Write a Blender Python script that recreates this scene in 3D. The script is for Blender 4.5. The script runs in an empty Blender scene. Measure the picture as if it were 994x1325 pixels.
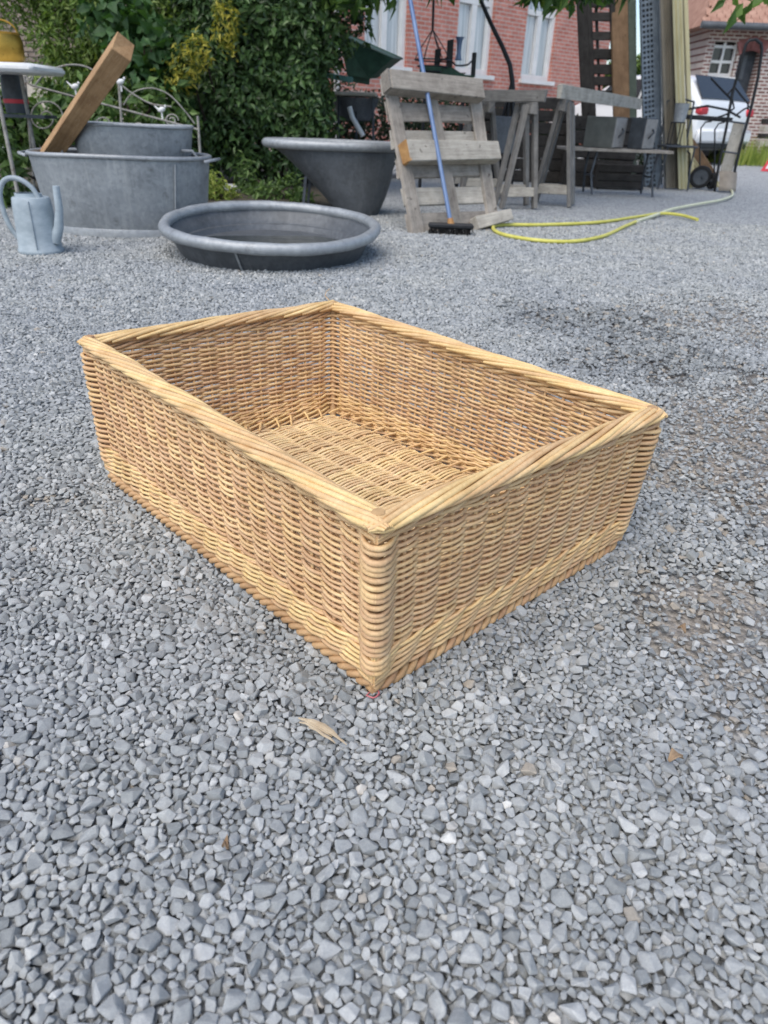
import bpy, bmesh, math, random
import numpy as np
from mathutils import Vector, Matrix
R = math.radians
random.seed(7); rng = np.random.default_rng(11)
S = bpy.context.scene
COL = S.collection

# ------------------------------------------------------------------ camera
F_PX, PITCH, ROLL, CAM_H = 882.0, math.atan((662.5 - 155.0) / 882.0), R(2.2), 0.68
cam = bpy.data.cameras.new('camera'); co = bpy.data.objects.new('camera', cam); COL.objects.link(co)
fwd = Vector((0, math.cos(PITCH), -math.sin(PITCH))); r0 = Vector((1, 0, 0)); u0 = r0.cross(fwd)
rt = math.cos(ROLL) * r0 + math.sin(ROLL) * u0; up = -math.sin(ROLL) * r0 + math.cos(ROLL) * u0
co.matrix_world = Matrix(((rt.x, up.x, -fwd.x, 0), (rt.y, up.y, -fwd.y, 0), (rt.z, up.z, -fwd.z, CAM_H), (0, 0, 0, 1)))
cam.sensor_fit = 'VERTICAL'; cam.sensor_height = 36.0; cam.lens = 36.0 * F_PX / 1325.0
cam.clip_start = 0.05; cam.clip_end = 900
cam.dof.use_dof = True; cam.dof.focus_distance = 1.1; cam.dof.aperture_fstop = 6.5
S.camera = co

# ------------------------------------------------------------------ sky, sun, exposure
w = bpy.data.worlds.new('World'); S.world = w; w.use_nodes = True
SUN_EL, SUN_AZ = R(58), R(212)          # azimuth clockwise from +Y: behind the camera, to the left
nt = w.node_tree; nt.nodes.clear()
sky = nt.nodes.new('ShaderNodeTexSky'); sky.sky_type = 'NISHITA'; sky.sun_disc = False
sky.sun_elevation = SUN_EL; sky.sun_rotation = SUN_AZ; sky.air_density = 1.0; sky.dust_density = 1.6; sky.ozone_density = 1.0
bg = nt.nodes.new('ShaderNodeBackground'); bg.inputs[1].default_value = 0.13
out = nt.nodes.new('ShaderNodeOutputWorld')
nt.links.new(sky.outputs[0], bg.inputs[0]); nt.links.new(bg.outputs[0], out.inputs[0])
sl = bpy.data.lights.new('sun', 'SUN'); so = bpy.data.objects.new('sun', sl); COL.objects.link(so)
sl.energy = 1.45; sl.angle = R(60); sl.color = (1.0, 0.94, 0.84)
sd = Vector((math.sin(SUN_AZ) * math.cos(SUN_EL), math.cos(SUN_AZ) * math.cos(SUN_EL), math.sin(SUN_EL)))
so.rotation_euler = sd.to_track_quat('Z', 'Y').to_euler(); so.location = (0, 0, 12)
S.view_settings.view_transform = 'Standard'; S.view_settings.look = 'None'
S.view_settings.gamma = 1.0; S.view_settings.use_curve_mapping = False
S.view_settings.exposure = 0.8

# ------------------------------------------------------------------ placing helpers
def zg(y):
    y = min(y, 18.0); return 0.00625 * ((y - 3) + math.sqrt((y - 3) ** 2 + 0.25))
def ray(px, py):
    return fwd + rt * ((px - 497) / F_PX) - up * ((py - 662.5) / F_PX)
def Z(px, py, z=0.0):
    d = ray(px, py); t = (z - CAM_H) / d.z; return Vector((0, 0, CAM_H)) + d * t
def U(px, py, Y):
    d = ray(px, py); return Vector((0, 0, CAM_H)) + d * (Y / d.y)
def G(px, py):
    d = ray(px, py); t = 0.0; z = 0.0
    for _ in range(30):
        t = (z - CAM_H) / d.z; z = zg(d.y * t)
    return Vector((0, 0, CAM_H)) + d * t
V = Vector

# ------------------------------------------------------------------ scene-graph helpers
MATW = {}
def thing(name, label, cat, loc=(0, 0, 0), rz=0.0, group=None):
    o = bpy.data.objects.new(name, None); COL.objects.link(o)
    o.empty_display_size = 0.1
    o.location = loc; o.rotation_euler = (0, 0, rz)
    o['label'] = label; o['category'] = cat
    if group: o['group'] = group
    MATW[o.name] = Matrix.Translation(V(loc)) @ Matrix.Rotation(rz, 4, 'Z')
    return o
def part_empty(name, parent):
    o = bpy.data.objects.new(name, None); COL.objects.link(o); o.parent = parent
    o.empty_display_size = 0.1
    MATW[o.name] = MATW[parent.name]; return o
def tag(o, label=None, cat=None, group=None, kind=None):
    if label: o['label'] = label
    if cat: o['category'] = cat
    if group: o['group'] = group
    if kind: o['kind'] = kind
    return o

class MB:
    def __init__(s): s.v = []; s.f = []
    def add(s, vs, fs):
        b = len(s.v); s.v += [tuple(x) for x in vs]; s.f += [tuple(b + i for i in f) for f in fs]; return s
    def box(s, c, sz, ax=None, bev=0.0):
        c = V(c); ax = ax or (V((1, 0, 0)), V((0, 1, 0)), V((0, 0, 1)))
        hx, hy, hz = sz[0] / 2, sz[1] / 2, sz[2] / 2
        if bev <= 0:
            vs = [c + ax[0] * (hx * i) + ax[1] * (hy * j) + ax[2] * (hz * k) for i in (-1, 1) for j in (-1, 1) for k in (-1, 1)]
            return s.add(vs, [(0, 1, 3, 2), (4, 6, 7, 5), (0, 4, 5, 1), (2, 3, 7, 6), (0, 2, 6, 4), (1, 5, 7, 3)])
        bm = bmesh.new(); bmesh.ops.create_cube(bm, size=1.0)
        for q in bm.verts: q.co = V((q.co.x * 2 * hx, q.co.y * 2 * hy, q.co.z * 2 * hz))
        bmesh.ops.bevel(bm, geom=bm.edges[:], offset=min(bev, .45 * min(sz)), segments=1, affect='EDGES', profile=.5)
        bm.verts.index_update()
        vs = [c + ax[0] * q.co.x + ax[1] * q.co.y + ax[2] * q.co.z for q in bm.verts]
        fs = [tuple(q.index for q in f.verts) for f in bm.faces]; bm.free()
        return s.add(vs, fs)
    def bar(s, a, b, wd, th, side=None, bev=0.0):
        a, b = V(a), V(b); d = (b - a); L = d.length; d.normalize()
        side = V(side) if side else (V((0, 0, 1)) if abs(d.z) < .9 else V((0, 1, 0)))
        y = (side - d * side.dot(d)).normalized(); x = y.cross(d)
        return s.box((a + b) / 2, (th, wd, L), (x, y, d), bev)
    def tube(s, pts, r, n=8, cap=True):
        pts = [V(p) for p in pts]; m = len(pts); rs = r if hasattr(r, '__len__') else [r] * m
        T = [(pts[min(i + 1, m - 1)] - pts[max(i - 1, 0)]).normalized() for i in range(m)]
        nrm = T[0].orthogonal().normalized(); vs = []
        for i in range(m):
            nrm = (nrm - T[i] * nrm.dot(T[i]))
            nrm = nrm.normalized() if nrm.length > 1e-6 else T[i].orthogonal().normalized()
            bi = T[i].cross(nrm)
            vs += [pts[i] + (nrm * math.cos(2 * math.pi * k / n) + bi * math.sin(2 * math.pi * k / n)) * rs[i] for k in range(n)]
        fs = [(i * n + k, i * n + (k + 1) % n, (i + 1) * n + (k + 1) % n, (i + 1) * n + k) for i in range(m - 1) for k in range(n)]
        if cap: fs += [tuple(range(n - 1, -1, -1)), tuple((m - 1) * n + k for k in range(n))]
        return s.add(vs, fs)
    def lathe(s, prof, n=48, c=(0, 0, 0), sx=1.0, sy=1.0, shift=None, M=None, closed=False):
        # prof: list of (radius, z); shift(z) -> (dx, dy)
        c = V(c); vs = []
        for r, z in prof:
            dx, dy = shift(z) if shift else (0, 0)
            for k in range(n):
                a = 2 * math.pi * k / n
                p = V((r * sx * math.cos(a) + dx, r * sy * math.sin(a) + dy, z))
                if M is not None: p = M @ p
                vs.append(c + p)
        m = len(prof)
        fs = [(i * n + k, i * n + (k + 1) % n, (i + 1) * n + (k + 1) % n, (i + 1) * n + k) for i in range(m - 1) for k in range(n)]
        if prof[0][0] > 1e-5 and not closed: pass
        return s.add(vs, fs)
    def prism(s, poly, d):
        n = len(poly); d = V(d); poly = [V(p) for p in poly]
        return s.add(poly + [p + d for p in poly], [tuple(range(n - 1, -1, -1)), tuple(range(n, 2 * n))] + [(i, (i + 1) % n, n + (i + 1) % n, n + i) for i in range(n)])
    def build(s, name, m, parent=None, smooth=None, world=True):
        vs = s.v
        if parent is not None and world:
            M = MATW[parent.name].inverted(); vs = [tuple(M @ V(p)) for p in vs]
        me = bpy.data.meshes.new(name); me.from_pydata(vs, [], s.f); me.update()
        bm = bmesh.new(); bm.from_mesh(me); bmesh.ops.recalc_face_normals(bm, faces=bm.faces); bm.to_mesh(me); bm.free()
        if smooth is not None:
            me.polygons.foreach_set('use_smooth', [True] * len(me.polygons))
            me.set_sharp_from_angle(angle=R(smooth))
        o = bpy.data.objects.new(name, me); COL.objects.link(o)
        if m: me.materials.append(m)
        if parent is not None:
            o.parent = parent; MATW[o.name] = MATW[parent.name]
        else: MATW[o.name] = Matrix.Identity(4)
        return o

def board(name, m, parent, a, b, wd, th, side=None, bev=.004):
    '''timber from a to b as an object of its own, its long axis local Z so that the grain follows it'''
    a, b = V(a), V(b); d = (b - a); L = d.length; d.normalize()
    side = V(side) if side is not None else (V((0, 0, 1)) if abs(d.z) < .9 else V((0, 1, 0)))
    y = (side - d * side.dot(d)).normalized(); x = y.cross(d); c = (a + b) / 2
    mb = MB().box((0, 0, 0), (th, wd, L), bev=bev); k_ = min(.05 * wd, .004); off = {}
    for i_, p in enumerate(mb.v):        # hand-sawn: no board is perfectly square
        key = tuple(q_ > 0 for q_ in p); off.setdefault(key, (random.gauss(0, k_ * .6), random.gauss(0, k_), random.gauss(0, k_ * 1.5))); d_ = off[key]
        mb.v[i_] = (p[0] + d_[0], p[1] + d_[1], p[2] + d_[2])
    o = mb.build(name, m)
    Mw = Matrix(((x.x, y.x, d.x, c.x), (x.y, y.y, d.y, c.y), (x.z, y.z, d.z, c.z), (0, 0, 0, 1)))
    if parent is not None:
        o.parent = parent; o.matrix_local = MATW[parent.name].inverted() @ Mw
    else: o.matrix_local = Mw
    MATW[o.name] = Mw; return o

def np_mesh(name, verts, faces, m, parent=None, smooth=False, attrs=None):
    """faces (n,k) all the same size"""
    me = bpy.data.meshes.new(name); nv = len(verts); nf, k = faces.shape
    me.vertices.add(nv); me.vertices.foreach_set('co', np.asarray(verts, np.float32).ravel())
    me.loops.add(nf * k); me.loops.foreach_set('vertex_index', faces.astype(np.int32).ravel())
    me.polygons.add(nf); me.polygons.foreach_set('loop_start', np.arange(0, nf * k, k, dtype=np.int32))
    me.polygons.foreach_set('use_smooth', np.full(nf, smooth))
    for an, (dom, arr) in (attrs or {}).items():
        a = me.attributes.new(an, 'FLOAT', dom); a.data.foreach_set('value', np.asarray(arr, np.float32))
    me.update(calc_edges=True)
    o = bpy.data.objects.new(name, me); COL.objects.link(o); me.materials.append(m)
    if parent is not None: o.parent = parent
    return o

# ------------------------------------------------------------------ materials
def lin(h):
    c = [int(h[i:i + 2], 16) / 255 for i in (0, 2, 4)]
    return tuple(x / 12.92 if x <= .04045 else ((x + .055) / 1.055) ** 2.4 for x in c)
class N:
    def __init__(s, name):
        s.m = bpy.data.materials.new(name); s.m.use_nodes = True; s.t = s.m.node_tree; s.t.nodes.clear()
        s.o = s.t.nodes.new('ShaderNodeOutputMaterial'); s.b = s.t.nodes.new('ShaderNodeBsdfPrincipled')
        s.t.links.new(s.b.outputs[0], s.o.inputs[0])
    def n(s, typ, **kw):
        q = s.t.nodes.new('ShaderNode' + typ)
        for k, v in kw.items(): setattr(q, k, v)
        return q
    def l(s, a, b): s.t.links.new(a, b)
    def set(s, **kw):
        for k, v in kw.items(): s.b.inputs[k.replace('_', ' ')].default_value = v
    def coord(s, scale=(1, 1, 1), which='Object'):
        tc = s.n('TexCoord'); mp = s.n('Mapping'); mp.inputs['Scale'].default_value = scale
        s.l(tc.outputs[which], mp.inputs[0]); return mp.outputs[0]
    def noise(s, vec, scale, detail=4, rough=.6, dist=0):
        q = s.n('TexNoise'); s.l(vec, q.inputs['Vector']); q.inputs['Scale'].default_value = scale
        q.inputs['Detail'].default_value = detail; q.inputs['Roughness'].default_value = rough; q.inputs['Distortion'].default_value = dist
        return q.outputs['Fac']
    def ramp(s, fac, stops):
        q = s.n('ValToRGB'); e = q.color_ramp.elements
        while len(e) < len(stops): e.new(.5)
        for el, (p, c) in zip(e, stops): el.position = p; el.color = (*c, 1)
        s.l(fac, q.inputs[0]); return q.outputs[0]
    def mix(s, fac, a, b, mode='MIX'):
        q = s.n('Mix'); q.data_type = 'RGBA'; q.blend_type = mode
        for inp, v in ((q.inputs[0], fac), (q.inputs[6], a), (q.inputs[7], b)):
            if isinstance(v, (int, float)): inp.default_value = v
            elif isinstance(v, tuple): inp.default_value = (*v, 1)
            else: s.l(v, inp)
        return q.outputs[2]
    def math(s, op, a, b=0.0, c=None):
        q = s.n('Math'); q.operation = op
        for i, v in enumerate((a, b) if c is None else (a, b, c)):
            if isinstance(v, (int, float)): q.inputs[i].default_value = v
            else: s.l(v, q.inputs[i])
        return q.outputs[0]
    def bump(s, h, strength=.3, dist=.01):
        q = s.n('Bump'); q.inputs['Strength'].default_value = strength; q.inputs['Distance'].default_value = dist
        s.l(h, q.inputs['Height']); s.l(q.outputs[0], s.b.inputs['Normal'])
    def color(s, c): s.l(c, s.b.inputs['Base Color'])

def surf(name, c1, c2, rough=.7, metal=0.0, scale=12, stretch=(1, 1, 1), spots=None, bump=.25, bscale=60, rand=.12, spec=.4, bdist=.004):
    """worn surface: two colours blended by noise, optional spots, small random value shift per object, fine relief"""
    q = N(name); vec = q.coord(stretch)
    n1 = q.noise(vec, scale, 6, .65)
    col = q.ramp(n1, [(.32, c1), (.68, c2)])
    if spots:
        n2 = q.noise(vec, spots[1], 5, .7)
        f = q.ramp(n2, [(spots[2], (0, 0, 0)), (spots[2] + .08, (1, 1, 1))])
        col = q.mix(f, col, spots[0])
    oi = q.n('ObjectInfo'); v = q.math('MULTIPLY_ADD', oi.outputs['Random'], 2 * rand, 1 - rand)
    hs = q.n('HueSaturation'); q.l(v, hs.inputs['Value']); q.l(col, hs.inputs['Color']); q.color(hs.outputs[0])
    rr = q.math('MULTIPLY_ADD', n1, .25, rough - .12); q.l(rr, q.b.inputs['Roughness'])
    q.set(Metallic=metal, Specular_IOR_Level=spec)
    if bump: q.bump(q.noise(vec, bscale, 5, .7), bump, bdist)
    return q.m

def wood(name, c1, c2, dark, knots=.7, rand=.14, bump=.5):
    '''timber with grain along local Z: long streaks, dark checks and a few knots'''
    q = N(name); oi = q.n('ObjectInfo'); tc = q.n('TexCoord'); mp = q.n('Mapping'); mp.inputs['Scale'].default_value = (1, 1, .045)
    ad = q.n('VectorMath'); ad.operation = 'ADD'; cx = q.n('CombineXYZ'); q.l(q.math('MULTIPLY', oi.outputs['Random'], 37.0), cx.inputs[0]); q.l(q.math('MULTIPLY', oi.outputs['Random'], 11.0), cx.inputs[2])
    q.l(tc.outputs['Object'], ad.inputs[0]); q.l(cx.outputs[0], ad.inputs[1]); q.l(ad.outputs[0], mp.inputs[0])
    g1 = q.noise(mp.outputs[0], 95, 5, .7); g2 = q.noise(mp.outputs[0], 320, 3, .7); st = q.noise(ad.outputs[0], 9, 5, .7); kn = q.noise(ad.outputs[0], 24, 2, .5)
    c = q.ramp(q.math('MULTIPLY_ADD', st, .55, q.math('MULTIPLY', g1, .45)), [(.36, c1), (.62, c2)])
    c = q.mix(q.ramp(g2, [(.60, (0, 0, 0)), (.72, (.8, .8, .8))]), c, dark)
    c = q.mix(q.ramp(kn, [(knots, (0, 0, 0)), (knots + .05, (.85, .85, .85))]), c, dark)
    hs = q.n('HueSaturation'); q.l(q.math('MULTIPLY_ADD', oi.outputs['Random'], 2 * rand, 1 - rand), hs.inputs['Value']); q.l(c, hs.inputs['Color']); q.color(hs.outputs[0])
    q.set(Roughness=.85, Specular_IOR_Level=.25); q.bump(q.math('ADD', g1, q.math('MULTIPLY', g2, .6)), bump, .004)
    return q.m

def leaf_mat(name, cols, trans=.35, rough=.45):
    q = N(name); g = q.n('NewGeometry')
    c = q.ramp(g.outputs['Random Per Island'], [(i / (len(cols) - 1), cc) for i, cc in enumerate(cols)])
    q.color(c); q.set(Roughness=rough, Specular_IOR_Level=.35)
    tr = q.n('BsdfTranslucent'); c2 = q.mix(1.0, c, (.9, 1.0, .35), 'MULTIPLY'); q.l(c2, tr.inputs[0])
    mx = q.n('MixShader'); mx.inputs[0].default_value = trans
    q.l(q.b.outputs[0], mx.inputs[1]); q.l(tr.outputs[0], mx.inputs[2]); q.l(mx.outputs[0], q.o.inputs[0])
    return q.m

def brick_mat(name, c1, c2, mortar, bw=.21, bh=.068, ms=.011, axis='XZ', relief=.6):
    q = N(name); tc = q.n('TexCoord'); sp = q.n('SeparateXYZ'); cb = q.n('CombineXYZ')
    q.l(tc.outputs['Object'], sp.inputs[0])
    q.l(sp.outputs[0 if axis == 'XZ' else 1], cb.inputs[0]); q.l(sp.outputs[2], cb.inputs[1])
    b = q.n('TexBrick'); q.l(cb.outputs[0], b.inputs['Vector'])
    b.inputs['Scale'].default_value = 1.0; b.inputs['Brick Width'].default_value = bw; b.inputs['Row Height'].default_value = bh
    b.inputs['Mortar Size'].default_value = ms; b.inputs['Mortar Smooth'].default_value = .3; b.inputs['Bias'].default_value = -.1
    b.inputs['Color1'].default_value = (*c1, 1); b.inputs['Color2'].default_value = (*c2, 1); b.inputs['Mortar'].default_value = (*mortar, 1)
    n1 = q.noise(tc.outputs['Object'], 3.0, 5, .7)
    col = q.mix(.5, b.outputs[0], q.ramp(n1, [(.3, (.55, .5, .5)), (.7, (1.25, 1.2, 1.15))]), 'MULTIPLY')
    q.color(col); q.set(Roughness=.9, Specular_IOR_Level=.2)
    inv = q.math('SUBTRACT', 1.0, b.outputs['Fac'])
    q.bump(q.math('ADD', inv, q.math('MULTIPLY', q.noise(tc.outputs['Object'], 90, 3), .4)), relief, .012)
    return q.m

# ------------------------------------------------------------------ ground
def fbm(x, y, s=1.0):
    return (np.sin(x * 3.1 * s + 1.7 * np.sin(y * 2.3 * s)) + np.sin(y * 4.3 * s + 2.1 * np.sin(x * 1.9 * s + 1)) + .6 * np.sin(x * 9.1 * s + y * 7.7 * s + 2 * np.sin(y * 5 * s)) + .4 * np.sin(x * 17 * s - y * 13 * s)) / 3.0
def blobs(x, y, lst):
    d = np.zeros_like(x)
    for (cx, cy, rx, ry, k) in lst:
        e = ((x - cx) / rx) ** 2 + ((y - cy) / ry) ** 2
        d = np.maximum(d, k * np.clip(1.18 - e + .55 * fbm(x, y, 2.2) + .45 * fbm(x + 3, y - 5, 7.0), 0, 1))
    return d
p1, p2, p3, p4, p5 = G(770, 420), G(850, 470), G(930, 620), G(900, 790), G(985, 560)
DAMP = [(p1.x, p1.y, .42, .35, .85), (p2.x, p2.y, .33, .28, .8), (G(690, 400).x, G(690, 400).y, .2, .22, .5)]
BARE = [(p3.x, p3.y, .26, .34, 1.0), (p4.x, p4.y, .14, .16, .9), (p5.x, p5.y, .36, .6, 1.0), (G(975, 900).x, G(975, 900).y, .1, .18, .6), (G(70, 650).x, G(70, 650).y, .08, .03, .8),
        (G(980, 420).x, G(980, 420).y, .5, .5, .7)]
q = N('compacted_gravel_ground'); vec = q.coord()
vo = q.n('TexVoronoi'); q.l(vec, vo.inputs['Vector']); vo.inputs['Scale'].default_value = 85
vo2 = q.n('TexVoronoi'); q.l(vec, vo2.inputs['Vector']); vo2.inputs['Scale'].default_value = 190
bw = q.n('RGBToBW'); q.l(vo.outputs['Color'], bw.inputs[0])
bw2 = q.n('RGBToBW'); q.l(vo2.outputs['Color'], bw2.inputs[0])
stone = q.ramp(q.math('MULTIPLY_ADD', bw2.outputs[0], .3, q.math('MULTIPLY', bw.outputs[0], .7)), [(.15, lin('606364')), (.5, lin('9ea1a2')), (.9, lin('c8cacb'))])
stone = q.mix(.35, stone, q.ramp(q.noise(vec, .9, 4, .6), [(.35, lin('5a5b5e')), (.65, lin('a6aab0'))]), 'MULTIPLY') if False else stone
at = q.n('Attribute'); at.attribute_name = 'damp'; at2 = q.n('Attribute'); at2.attribute_name = 'bare'
fine = q.noise(vec, 160, 5, .75)
soil = q.ramp(fine, [(.3, lin('3d3935')), (.7, lin('6e6861'))]); dust = q.ramp(q.math('MULTIPLY_ADD', fine, .5, q.math('MULTIPLY', bw2.outputs[0], .5)), [(.2, lin('6c655d')), (.5, lin('948c82')), (.8, lin('b3aca2'))])
c = q.mix(at2.outputs['Fac'], stone, dust); c = q.mix(at.outputs['Fac'], c, soil)
q.color(c); q.set(Roughness=.95, Specular_IOR_Level=.15)
q.bump(q.math('ADD', q.math('MULTIPLY', vo.outputs['Distance'], -1.0), q.math('MULTIPLY', fine, .35)), .7, .012)
M_GROUND = q.m

def axis(lo, hi, step, far):
    mid = np.arange(lo, hi + 1e-6, step); g = np.array([1, 2.5, 5, 10, 20, 45, 100, far]); return np.concatenate([(lo - g)[::-1], mid, hi + g])
gx, gy = axis(-6, 6.6, .15, 350), axis(-1, 19, .15, 600)
GX, GY = np.meshgrid(gx, gy)
yc = np.minimum(GY, 18); GZ = .00625 * ((yc - 3) + np.sqrt((yc - 3) ** 2 + .25)) - .010
nx, ny = len(gx), len(gy); idx = np.arange(nx * ny).reshape(ny, nx)
fc = np.stack([idx[:-1, :-1], idx[:-1, 1:], idx[1:, 1:], idx[1:, :-1]], -1).reshape(-1, 4)
ground = np_mesh('ground', np.stack([GX, GY, GZ], -1).reshape(-1, 3), fc, M_GROUND, smooth=True,
                 attrs={'damp': ('POINT', blobs(GX, GY, DAMP).ravel()), 'bare': ('POINT', blobs(GX, GY, BARE).ravel())})
tag(ground, 'grey gravel yard surface', kind='structure')

# ------------------------------------------------------------------ basket corners (outer), order D front, C right, B back, A left
RIM_H = 0.272
bD, bC, bA = Z(483, 906), Z(801, 712), Z(138, 622); bB = bA + bC - bD + V((.005, -.03, 0))
tD, tC, tB, tA = Z(487, 688, RIM_H), Z(862, 537, RIM_H), Z(433, 394, RIM_H), Z(102, 442, RIM_H)

# ------------------------------------------------------------------ gravel stones
q = N('crushed_grey_stone'); at = q.n('Attribute'); at.attribute_name = 'tint'; vec = q.coord()
c = q.ramp(at.outputs['Fac'], [(0, lin('66696a')), (.3, lin('8c9091')), (.62, lin('a6a9a9')), (.82, lin('bbbdbc')), (.87, lin('9b958b')), (.92, lin('aaa296')), (.96, lin('c4c0b8')), (1, lin('d0d0cc'))])
n1 = q.noise(vec, 140, 4, .7); n2 = q.noise(vec, 900, 3, .7)
c = q.mix(.55, c, q.ramp(n1, [(.3, (.72, .72, .74)), (.7, (1.15, 1.14, 1.12))]), 'MULTIPLY')
c = q.mix(.35, c, q.ramp(n2, [(.35, (.7, .7, .7)), (.65, (1.2, 1.2, 1.2))]), 'MULTIPLY')
c = q.mix(.5, c, q.ramp(q.noise(vec, 2.3, 4, .65), [(.35, (.86, .87, .90)), (.65, (1.10, 1.07, 1.0))]), 'MULTIPLY')
q.color(c); q.set(Roughness=.8, Specular_IOR_Level=.3); q.bump(q.math('ADD', n1, q.math('MULTIPLY', n2, .5)), .35, .003)
M_STONE = q.m
def stone_template(nv, bevel):
    bm = bmesh.new(); a = V((1.10, random.uniform(.76, 1.02), random.uniform(.52, .74))); ph0 = random.uniform(0, 6.28)
    R3 = Matrix.Rotation(random.uniform(0, 6.28), 3, V([random.gauss(0, 1) for _ in range(3)]).normalized())
    for k in range(nv):
        zz = 1 - 2 * (k + .5) / nv; rr_ = math.sqrt(1 - zz * zz); an = ph0 + k * 2.39996
        d = R3 @ (V((rr_ * math.cos(an), rr_ * math.sin(an), zz)) + V([random.gauss(0, .30) for _ in range(3)])).normalized() * random.uniform(.86, 1.12)
        bm.verts.new((d.x * a.x, d.y * a.y, d.z * a.z))
    r = bmesh.ops.convex_hull(bm, input=bm.verts[:])
    for v_ in [v_ for v_ in bm.verts if not v_.link_faces]: bm.verts.remove(v_)
    if bevel:
        bmesh.ops.dissolve_limit(bm, angle_limit=R(24), verts=bm.verts[:], edges=bm.edges[:])
        bmesh.ops.bevel(bm, geom=bm.edges[:], offset=.085, segments=1, affect='EDGES', profile=.6, clamp_overlap=True)
    bmesh.ops.triangulate(bm, faces=bm.faces[:]); bm.verts.index_update()
    vs = np.array([v_.co[:] for v_ in bm.verts]); fs = np.array([[v_.index for v_ in f.verts] for f in bm.faces]); bm.free()
    return vs, fs
def rotmats(n, tilt):
    yaw = rng.uniform(0, 2 * np.pi, n); tx = rng.normal(0, tilt, n); ty = rng.normal(0, tilt, n)
    def rm(a, i, j):
        m = np.zeros((n, 3, 3)); m[:, range(3), range(3)] = 1; m[:, i, i] = np.cos(a); m[:, j, j] = np.cos(a); m[:, i, j] = -np.sin(a); m[:, j, i] = np.sin(a); return m
    return rm(yaw, 0, 1) @ rm(tx, 1, 2) @ rm(ty, 0, 2)
def packed_tile(n, size, mean, sg):
    """stones settled side by side: discs of mixed size pushed apart on a repeating tile"""
    r = mean * np.clip(rng.lognormal(0, sg, n), .5, 2.0); p = rng.uniform(0, size, (n, 2))
    for it in range(70):
        d = p[:, None] - p[None]; d -= size * np.round(d / size); L = np.sqrt((d ** 2).sum(-1)) + 1e-9
        ov = np.clip((r[:, None] + r[None]) * .96 - L, 0, None); np.fill_diagonal(ov, 0)
        p = (p + (d / L[..., None] * ov[..., None]).sum(1) * .28) % size
    return p, r
def scatter(tile, size, widf, y0, y1, zoff, temps, tilt=.3, hole=None):
    p0, r0_ = tile; P, s = [], []
    for ty in range(int(y0 // size), int(y1 // size) + 1):
        xl, xr = widf((ty + 1) * size)
        for tx in range(int(xl // size), int(xr // size) + 1):
            P.append(p0 + np.array([tx, ty]) * size); s.append(r0_)
    P = np.concatenate(P); s = np.concatenate(s)
    xl, xr = widf(P[:, 1]); skip = np.abs(P[:, 0]) < hole(P[:, 1]) if hole else np.zeros(len(P), bool); m = ~skip & (P[:, 1] >= y0) & (P[:, 1] < y1) & (P[:, 0] > xl) & (P[:, 0] < xr); P = P[m]; s = s[m]; n = len(P)
    da, ba = blobs(P[:, 0], P[:, 1], DAMP), blobs(P[:, 0], P[:, 1], BARE)
    keep = rng.random(n) > np.maximum(da * .35, ba * .62)
    poly = np.array([[p.x, p.y] for p in (bD, bC, bB, bA)]); cen = poly.mean(0); poly = cen + (poly - cen) * .93
    ins = np.ones(n, bool)
    for i in range(4):
        a, b = poly[i], poly[(i + 1) % 4]; ins &= ((b[0] - a[0]) * (P[:, 1] - a[1]) - (b[1] - a[1]) * (P[:, 0] - a[0])) > 0
    m = keep & ~ins; P = P[m]; s = s[m]; n = len(P); da = da[m]; ba = ba[m]
    s = s * 1.17 * (1 - .25 * ba)
    yc = np.minimum(P[:, 1], 18); base = .00625 * ((yc - 3) + np.sqrt((yc - 3) ** 2 + .25))
    z = base + zoff + rng.uniform(-.0014, .0014, n) + .004 * fbm(P[:, 0], P[:, 1], 1.3) - .003 * ba
    which = rng.integers(0, len(temps), n); Rm = rotmats(n, tilt)
    lum = np.clip(.14 + rng.beta(3.0, 2.8, n) * .72 + (rng.random(n) > .95) * rng.uniform(.05, .3, n) - .30 * da, 0, 1); wm = rng.random(n) < .16 * ba + .07 * da; lum[wm] = rng.uniform(.87, .92, wm.sum())
    VV, FF, TT = [], [], []; off = 0
    for t, (tv, tf) in enumerate(temps):
        m = which == t; k = m.sum()
        if not k: continue
        v3 = np.einsum('nij,vj->nvi', Rm[m] * s[m][:, None, None], tv) + np.stack([P[m, 0], P[m, 1], z[m]], -1)[:, None, :]
        VV.append(v3.reshape(-1, 3)); FF.append((tf[None] + (np.arange(k) * len(tv))[:, None, None]).reshape(-1, 3) + off)
        TT.append(np.repeat(lum[m], len(tf))); off += k * len(tv)
    return np.concatenate(VV), np.concatenate(FF), np.concatenate(TT), n
T_near = [stone_template(random.randint(8, 10), True) for _ in range(30)]
T_far = [stone_template(random.randint(8, 9), False) for _ in range(20)]
def oct_template():
    a = np.array([1.12, random.uniform(.75, 1.0), random.uniform(.5, .72)]); v = np.array([[1, 0, 0], [-1, 0, 0], [0, 1, 0], [0, -1, 0], [0, 0, 1], [0, 0, -1]], float)
    v = (v + rng.uniform(-.22, .22, v.shape)) * a * 1.1
    return v, np.array([[0, 2, 4], [2, 1, 4], [1, 3, 4], [3, 0, 4], [2, 0, 5], [1, 2, 5], [3, 1, 5], [0, 3, 5]])
T_oct = [oct_template() for _ in range(24)]
wid = lambda y: (-(.30 + .54 * y), .30 + .54 * y); wide = lambda y: (-(1.0 + .66 * y), 1.0 + .66 * y); inner = lambda y: .30 + .54 * y
wid2 = lambda y: (-(.6 + .62 * y), .6 + .62 * y)
TS = .30
ta, tb, tc = packed_tile(710, TS, .0059, .32), packed_tile(600, TS, .0062, .28), packed_tile(380, TS, .0078, .25)
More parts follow.
